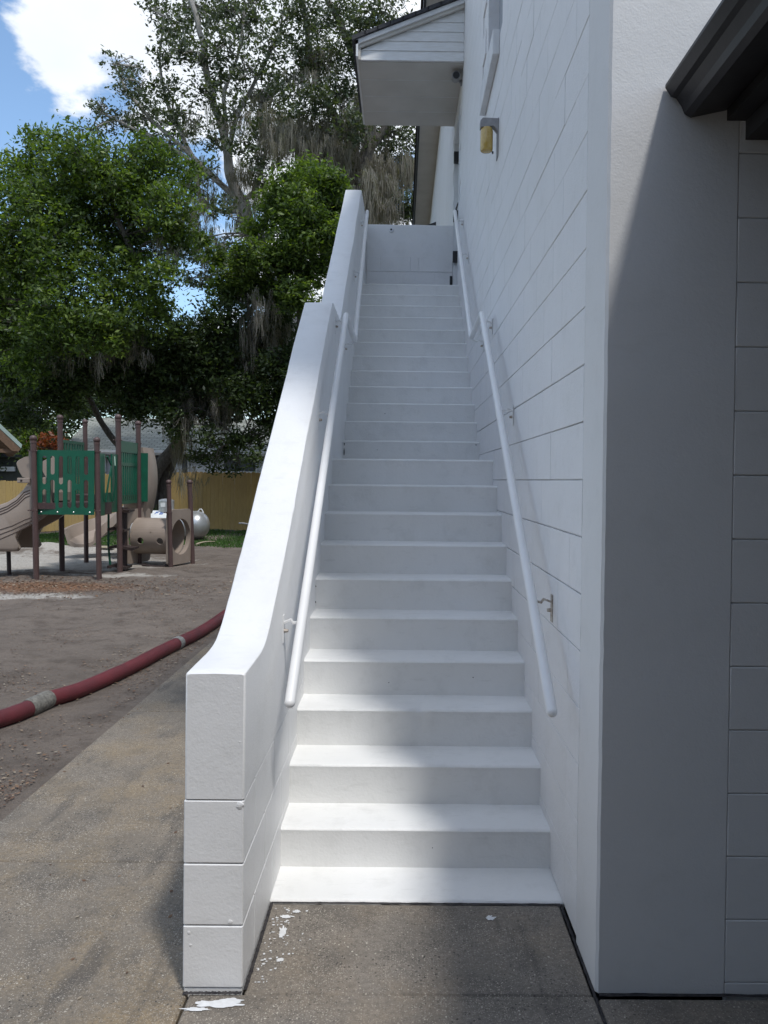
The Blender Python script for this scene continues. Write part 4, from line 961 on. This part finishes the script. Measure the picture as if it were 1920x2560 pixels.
# ------------------------------------------------------------------ shelter at the left edge
sx, sy = -8.17, 17.0
sr = thing('picnic_shelter', 'open shelter corner with pale green metal roof and timber underside at the left edge', 'shelter', (-8.17, 17.0, 0)); sr.rotation_euler.z = R(27)
rs_ = 1.02
m = MB(); m.prism([(sx, 2.30), (sx - 2.3, 2.30 + 2.3 * rs_), (sx - 4.6, 2.30), (sx - 4.55, 2.24), (sx - 2.3, 2.23 + 2.25 * rs_), (sx - .02, 2.22)], 'y', sy - .03, sy + 4); m.build('roof', M['greenmetal'], sr)
m = MB(); m.prism([(sx - .03, 2.21), (sx - 2.3, 2.21 + 2.27 * rs_), (sx - 2.3, 2.03 + 2.2 * rs_), (sx - .19, 2.16), (sx - .07, 2.15)], 'y', sy - .02, sy + .03); m.build('barge_board', M['wood'], sr)
m = MB(); m.box(sx - 4.5, sx - .08, sy + .05, sy + .12, 2.12, 2.20); m.build('tie_beam', M['wood'], sr)
for k in range(5):
    m = MB(); y = sy + .6 + k * .8; m.prism([(sx - .1, 2.12), (sx - 2.3, 2.15 + 2.15 * rs_), (sx - 2.3, 2.03 + 2.15 * rs_), (sx - .24, 2.12)], 'y', y, y + .05); m.build('rafter', M['wood'], sr)
for x, y in ((sx - .9, sy + .3), (sx - .9, sy + 3.6), (sx - 3.8, sy + .3), (sx - 3.8, sy + 3.6)):
    m = MB(); m.box(x - .07, x + .07, y - .07, y + .07, -.1, 2.2); m.build('post', M['wood'], sr)

# ------------------------------------------------------------------ trees
def leaf_cloud(blobs, count, size, rs, clump_sigma=.2, per=20, aspect=.42, droop=0.0):
    """blobs: list of (Vector centre, radius). returns verts, tints"""
    C = np.array([tuple(b[0]) for b in blobs]); Rr = np.array([b[1] for b in blobs]); w = Rr ** 2.2; w /= w.sum()
    nc = max(1, count // per)
    bi = rs.choice(len(blobs), nc, p=w); u = rs.randn(nc, 3); u /= np.linalg.norm(u, axis=1)[:, None]
    rad = (rs.rand(nc) ** .38 * (.72 + .5 * rs.rand(nc)))[:, None]; cc = C[bi] + u * rad * Rr[bi][:, None] * np.array([1, 1, .85])
    ctint = rs.rand(nc)
    idx = np.repeat(np.arange(nc), per); N = len(idx)
    off = rs.randn(N, 3) * clump_sigma * np.array([1, 1, .6]) * (.45 + 1.1 * rs.rand(nc))[idx][:, None]
    P = cc[idx] + off; P[:, 2] -= droop * rs.rand(N)
    nrm = rs.randn(N, 3) * .75 + np.array([0, -.1, .75]); nrm /= np.linalg.norm(nrm, axis=1)[:, None]
    t = rs.randn(N, 3); t -= nrm * (t * nrm).sum(1)[:, None]; t /= np.linalg.norm(t, axis=1)[:, None]; b = np.cross(nrm, t)
    s = (size * (.45 + 1.0 * rs.rand(N)))[:, None]
    V = np.stack([P - t * s * .5, P + b * s * aspect * .5 - nrm * s * .06, P + t * s * .5 - nrm * s * .1, P - b * s * aspect * .5 - nrm * s * .06], axis=1)
    T = np.clip(.55 * ctint[idx] + .45 * rs.rand(N) + rs.randn(N) * .06, 0, 1)
    return V.reshape(-1, 3), T
def moss_cloud(pts, rs, n_each=15, length=(.3, 1.0), width=.009, spread=.05):
    V = []; T = []
    for p0_ in pts:
        tt = rs.rand(); nt_ = 3 + int(rs.rand() * 4)
        for _t in range(nt_):
            p = (p0_[0] + rs.randn() * .18, p0_[1] + rs.randn() * .18, p0_[2] + rs.randn() * .15); Lc = length[0] + (length[1] - length[0]) * rs.rand() ** 1.6
            lean = rs.randn(2) * .05
            for _ in range(n_each):
                sx_, sy_ = rs.randn(2) * spread; z = p[2] + rs.randn() * .05; L = Lc * (.35 + .75 * rs.rand()); w = width * (.6 + .8 * rs.rand()); a = rs.rand() * 3.14
                dx, dy = math.cos(a) * w, math.sin(a) * w; prev = None; ox = oy = 0.0
                for k in range(4):
                    f = k / 3; q = 1 - .55 * f; ww = (1 - .7 * f) * (.5 + .8 * rs.rand()); X = p[0] + sx_ * q + ox + lean[0] * f; Y_ = p[1] + sy_ * q + oy + lean[1] * f
                    cur = ((X - dx * ww, Y_ - dy * ww, z - L * f), (X + dx * ww, Y_ + dy * ww, z - L * f))
                    if prev: V += [prev[0], prev[1], cur[1], cur[0]]; T.append(min(1, max(0, .6 * tt + .4 * rs.rand())))
                    prev = cur; ox += rs.randn() * .03; oy += rs.randn() * .03
    return V, T
def limb(m, pts, r0, r1, seg=8, wob=.06):
    P = [Vector(p) for p in pts]; out = []
    for i in range(len(P) - 1):
        a, b, c, d = P[max(i - 1, 0)], P[i], P[i + 1], P[min(i + 2, len(P) - 1)]
        for q in range(5):
            t = q / 5; v = .5 * ((2 * b) + (c - a) * t + (2 * a - 5 * b + 4 * c - d) * t * t + (3 * b - a - 3 * c + d) * t ** 3)
            out.append(v + Vector((nz(v.x * 1.7, v.z * 1.7, 1), nz(v.y * 1.7, v.z * 1.7, 5), 0)) * wob)
    out.append(P[-1]); n = len(out)
    m.tube(out, [(r0 + (r1 - r0) * (k / (n - 1)) ** .8) * (1 + .12 * nz(k * .7, r0 * 50)) for k in range(n)], seg); return out
def make_tree(name, label, trunk_paths, blobs_px, Y, leafm, count, size, barkm='bark', seed=1, twig_n=160, moss=None, moss_len=(.4, 1.2), group=None, dY=1.2, aspect=.42, sigma=.2, twig_r=.016, moss_w=.009, droop=0, depth=.8):
    rs = np.random.RandomState(seed); p0 = trunk_paths[0][0][0]
    base = at(*p0[:2], Y) if len(p0) == 2 else at(*p0); base.z = max(-.4, min(base.z, 0.0)) if base.z < 1.5 else -.3
    t = thing(name, label, 'tree', tuple(base), group)
    def W(p): return at(p[0], p[1], p[2] if len(p) > 2 else Y)
    m = MB(); attach = []
    for path, r0, r1 in trunk_paths: attach += limb(m, [W(p) for p in path], r0, r1, 10)
    blobs = []
    for b in blobs_px:
        yy = Y + (rs.rand() - .5) * 2 * dY if len(b) < 4 else b[3]
        blobs.append((at(b[0], b[1], yy), b[2] / 2000 * yy))
    for c, r in blobs:                                        # a bough into each clump, twigs through it
        a = min(attach, key=lambda q: (q - c).length + (.6 * max(0, q.z - c.z)))
        mid = (a + c) / 2 + Vector((rs.randn() * .15, rs.randn() * .15, .12 * (c - a).length)); br = limb(m, [a, mid, c], max(.022, .05 * min(1.6, r)), .016, 5, .05)
        for _ in range(int(twig_n * r * r / 14) + 3):
            u = Vector(rs.randn(3)).normalized(); s = br[int(rs.rand() * len(br) * .99)]; e = c + Vector((u.x, u.y, u.z * .85)) * r * (.6 + .45 * rs.rand())
            m.tube([s, (s + e) / 2 + Vector(rs.randn(3)) * .10, e], [twig_r, twig_r * .7, twig_r * .3], 4, False)
    m.build('trunk', M[barkm], t, smooth=True, recalc=False)
    V, T = leaf_cloud([(c, r) for c, r in blobs], count, size, rs, sigma, aspect=aspect, droop=droop)
    tag(quads('crown', V, T, M[leafm], t), kind='stuff')
    if moss:
        pts = []
        for (px, py, rp, n) in moss:
            for _ in range(int(n * .6)): yy = Y + (rs.rand() - .5) * 1.6 * dY; q = at(px + rs.randn() * rp * .5, py + rs.randn() * rp * .5, yy); pts.append(q)
        V, T = moss_cloud(pts, rs, length=moss_len, width=moss_w); tag(quads('moss', V, T, M['moss'], t), kind='stuff')
    return t

make_tree('oak_tree', 'dense bright green bushy tree rising behind the play frame at the left', 
  [([(392, 1290, 23.6), (405, 1215, 23.6), (432, 1140, 23.6), (470, 1055, 23.6), (480, 950, 23.2), (430, 820, 22), (360, 700, 21), (300, 560, 20.5), (260, 440, 20.5)], .24, .05),
   ([(400, 1220, 23.6), (340, 1150, 23.6), (285, 1100, 23.6), (248, 1045, 23.4), (205, 960, 22.5), (150, 850, 21), (110, 700, 20.5), (90, 560, 20.5)], .13, .04), ([(478, 980, 23.2), (420, 900, 22), (250, 820, 21), (120, 780, 20.5)], .10, .04)],
  [(100, 350, 42), (180, 380, 75), (60, 440, 70), (150, 440, 95), (250, 400, 62), (20, 500, 65), (120, 540, 110), (230, 500, 105), (310, 470, 85), (370, 380, 60), (360, 450, 85), (440, 430, 60), (420, 520, 80),
   (40, 610, 90), (150, 640, 110), (270, 590, 110), (370, 590, 90), (440, 600, 60), (60, 720, 95), (180, 740, 110), (310, 700, 100), (400, 690, 60), (330, 800, 85), (240, 820, 90), (120, 830, 85), (20, 840, 80), (390, 780, 60), (-60, 600, 110), (-70, 760, 120), (60, 910, 70)],
  20.5, 'leaf_bright', 88000, .12, seed=2, dY=1.3, sigma=.135, aspect=.42, moss=[(130, 640, 40, 6), (420, 640, 30, 8), (300, 860, 80, 12), (160, 880, 80, 6)], moss_len=(.2, .8))
make_tree('tall_oak', 'tall sparse oak with pale grey forking limbs and hanging moss, against the white cloud',
  [([(760, 1180), (735, 900), (710, 740), (665, 650), (625, 575), (604, 505)], .40, .26),
   ([(604, 505), (575, 440), (560, 340), (520, 210), (505, 100), (480, 0), (470, -60)], .20, .06), ([(570, 400), (590, 300), (640, 200), (690, 100), (720, 0)], .10, .035),
   ([(604, 505), (560, 470), (490, 400), (400, 320), (320, 230), (285, 160)], .13, .035), ([(520, 440), (430, 370), (330, 320), (250, 280)], .08, .03), ([(575, 420), (560, 250), (600, 120), (610, 0)], .10, .03),
   ([(610, 520), (560, 530), (500, 505), (465, 500)], .10, .05), ([(610, 500), (640, 470), (660, 380), (650, 260)], .10, .04), ([(480, 390), (420, 260), (400, 150), (410, 40)], .08, .03)],
  [(285, 155, 34), (335, 180, 42), (300, 215, 40), (355, 235, 50), (250, 265, 32), (275, 305, 45), (330, 300, 45), (380, 290, 45), (235, 330, 30), (420, 230, 45), (430, 300, 40), (400, 20, 45), (440, 60, 60), (420, 130, 45), (500, 40, 70), (480, 130, 60),
   (560, 20, 60), (560, 110, 62), (620, 60, 60), (640, 20, 50), (540, 190, 50), (610, 170, 58), (680, 120, 60), (720, 40, 45), (680, 200, 50), (500, 230, 42), (570, 270, 50), (640, 260, 50), (480, 320, 45), (540, 350, 40), (600, 350, 48), (660, 330, 50), (430, 370, 45), (370, 350, 40), (520, 420, 34), (480, 470, 40), (650, 420, 45), (700, 380, 50), (560, 600, 35), (700, 270, 50), (450, 560, 40), (500, 640, 40), (470, 700, 34), (530, 700, 40), (560, 520, 40), (440, 640, 30), (590, 660, 36)],
  27.0, 'leaf_grey', 22000, .135, 'palebark', seed=5, dY=1.6, sigma=.135, aspect=.5, twig_n=300, twig_r=.024, moss=[(600, 430, 45, 26), (650, 480, 40, 24), (540, 480, 60, 26), (620, 560, 30, 16), (690, 320, 50, 26), (450, 440, 50, 12), (480, 560, 60, 30), (540, 640, 50, 20), (640, 300, 60, 20), (560, 300, 80, 16)], moss_len=(.25, .9), moss_w=.010)
make_tree('mossy_oak', 'dark oak draped in long grey Spanish moss, beyond the top of the stairs',
  [([(1010, 1000), (960, 700), (925, 560), (905, 470), (925, 330), (900, 180), (850, 60), (800, -40)], .42, .07), ([(910, 430), (860, 330), (800, 220), (770, 100), (760, 0)], .18, .05), ([(920, 380), (980, 290), (1020, 200), (1040, 80)], .16, .05), ([(905, 480), (840, 470), (780, 430), (730, 360)], .14, .05), ([(925, 540), (980, 500), (1030, 450)], .12, .04)],
  [(750, 10, 55), (800, 60, 58), (850, 20, 55), (900, 60, 60), (960, 30, 60), (760, 130, 60), (820, 150, 60), (720, 210, 50), (780, 250, 60), (850, 230, 60), (880, 130, 60), (740, 310, 50), (820, 330, 60), (890, 320, 55), (960, 340, 60), (1020, 350, 55), (970, 430, 60), (1030, 430, 55), (860, 410, 55), (790, 400, 50), (1000, 510, 50), (940, 500, 55), (870, 500, 45), (1040, 530, 50), (1000, 250, 60), (1000, 150, 60), (760, 470, 40)],
  25.5, 'leaf_grey', 30000, .13, 'bark', seed=9, dY=1.8, sigma=.14, twig_n=260, moss=[(770, 340, 60, 60), (850, 370, 70, 80), (930, 420, 60, 70), (1000, 430, 50, 50), (900, 250, 60, 30), (960, 500, 50, 60), (870, 480, 40, 34), (800, 150, 50, 20), (700, 330, 40, 20)], moss_len=(.25, 1.3), moss_w=.010)
make_tree('laurel_tree', 'bright yellow-green leafy tree just left of the upper parapet',
  [([(770, 1200), (760, 900), (745, 720), (740, 600), (745, 480)], .16, .05), ([(745, 760), (700, 690), (660, 600)], .08, .03)],
  [(715, 460, 50), (770, 440, 52), (820, 455, 48), (690, 520, 55), (750, 520, 60), (810, 520, 55), (850, 500, 35), (730, 600, 60), (790, 590, 65), (840, 590, 50), (700, 650, 55), (770, 670, 60), (830, 660, 40), (640, 580, 40), (620, 640, 50), (600, 690, 50), (660, 720, 50), (540, 640, 30), (560, 730, 45), (740, 740, 50), (500, 600, 26)],
  21.5, 'leaf_bright', 42000, .13, seed=12, dY=.9, sigma=.13, aspect=.40, moss=[(640, 760, 40, 14)])
make_tree('live_oak', 'dark spreading live oak with low shaded boughs hanging over the fence',
  [([(372, 1290, 23.2), (385, 1190, 23.2), (455, 1090, 23.2), (500, 980, 23.2), (560, 860, 23.2), (640, 760, 23.2)], .26, .08), ([(455, 1090, 23.2), (420, 980, 23), (330, 930, 23), (200, 920, 22.5)], .16, .05), ([(500, 980, 23.2), (600, 950, 22.5), (690, 900, 22)], .12, .04), ([(520, 940, 23.2), (540, 1040, 22.5), (600, 1100, 22.2)], .06, .02)],
  [(40, 940, 75), (120, 970, 65), (200, 930, 75), (170, 1010, 42), (290, 940, 80), (380, 960, 72), (340, 1020, 48), (450, 930, 80), (420, 1030, 45), (540, 900, 80), (620, 870, 75), (600, 970, 65), (500, 1000, 60), (560, 1040, 45), (680, 820, 65), (640, 1000, 55), (690, 920, 60), (560, 800, 65), (480, 850, 70), (520, 1090, 30), (560, 1125, 32), (600, 1100, 34), (650, 1090, 34), (500, 1140, 22), (535, 1165, 20), (590, 1170, 18), (640, 1140, 26), (680, 1060, 40), (440, 1080, 26), (40, 1040, 50), (90, 1060, 30), (700, 740, 55), (600, 730, 50), (400, 880, 70), (200, 850, 70), (300, 870, 70), (720, 1000, 50), (760, 900, 60)],
  22.3, 'leaf_dark', 82000, .12, seed=15, dY=1.0, sigma=.14, aspect=.45, moss=[(470, 1000, 40, 26), (450, 1100, 20, 12), (470, 1180, 8, 5), (560, 1000, 60, 30), (330, 880, 70, 40), (640, 930, 50, 24), (700, 860, 40, 20), (600, 860, 60, 20)], moss_len=(.2, 1.0), moss_w=.008)
make_tree('dark_tree', 'gloomy dark green tree filling the far left behind the shelter',
  [([(30, 1200), (20, 1000), (-10, 800), (-20, 650)], .3, .08)],
  [(-80, 650, 100), (20, 680, 80), (-40, 780, 110), (60, 790, 80), (-60, 900, 110), (40, 900, 95), (130, 890, 70), (-30, 1010, 90), (70, 1010, 80), (30, 1090, 60), (-60, 1110, 80), (130, 1090, 40), (170, 1000, 55)],
  29.5, 'leaf_dark', 42000, .17, seed=19, dY=1.8, sigma=.25)
make_tree('hedge_tree', 'broad dark evergreen behind the grey roof, closing the gaps below the oaks',
  [([(600, 1150), (600, 1000), (590, 850)], .25, .08)],
  [(250, 960, 90), (370, 950, 90), (480, 940, 90), (590, 950, 90), (700, 950, 90), (800, 940, 90), (640, 860, 80), (300, 860, 80), (730, 830, 80), (820, 820, 90), (540, 880, 70), (900, 850, 100), (200, 1010, 60), (1000, 820, 100), (170, 1040, 50), (300, 1010, 60), (130, 1090, 45), (420, 1020, 60)],
  38.0, 'leaf_dark', 46000, .22, seed=23, dY=2.0, sigma=.32)
make_tree('red_leaf_tree', 'slim young tree with orange-red leaves behind the left play posts',
  [([(130, 1210), (128, 1150), (122, 1090)], .04, .02)], [(118, 1098, 26), (140, 1118, 22), (105, 1120, 18), (160, 1105, 14)], 25.3, 'leaf_red', 650, .13, seed=27, dY=.3, sigma=.12, twig_n=60)
make_tree('green_shrub', 'light green shrub between the shelter roof and the play frame',
  [([(80, 1210), (82, 1160), (80, 1110)], .04, .02)], [(75, 1095, 26), (95, 1070, 24), (55, 1075, 22), (100, 1110, 20), (75, 1130, 20)], 25.8, 'leaf_bright', 3600, .13, seed=31, dY=.4, sigma=.14, twig_n=60)
make_tree('small_shrub', 'low green shrub growing between the oak trunk and the gas tank',
  [([(365, 1300), (366, 1270)], .02, .01)], [(358, 1270, 16), (375, 1280, 14), (345, 1285, 14)], 22.6, 'leaf_bright', 900, .09, seed=33, dY=.15, sigma=.1, twig_n=40)
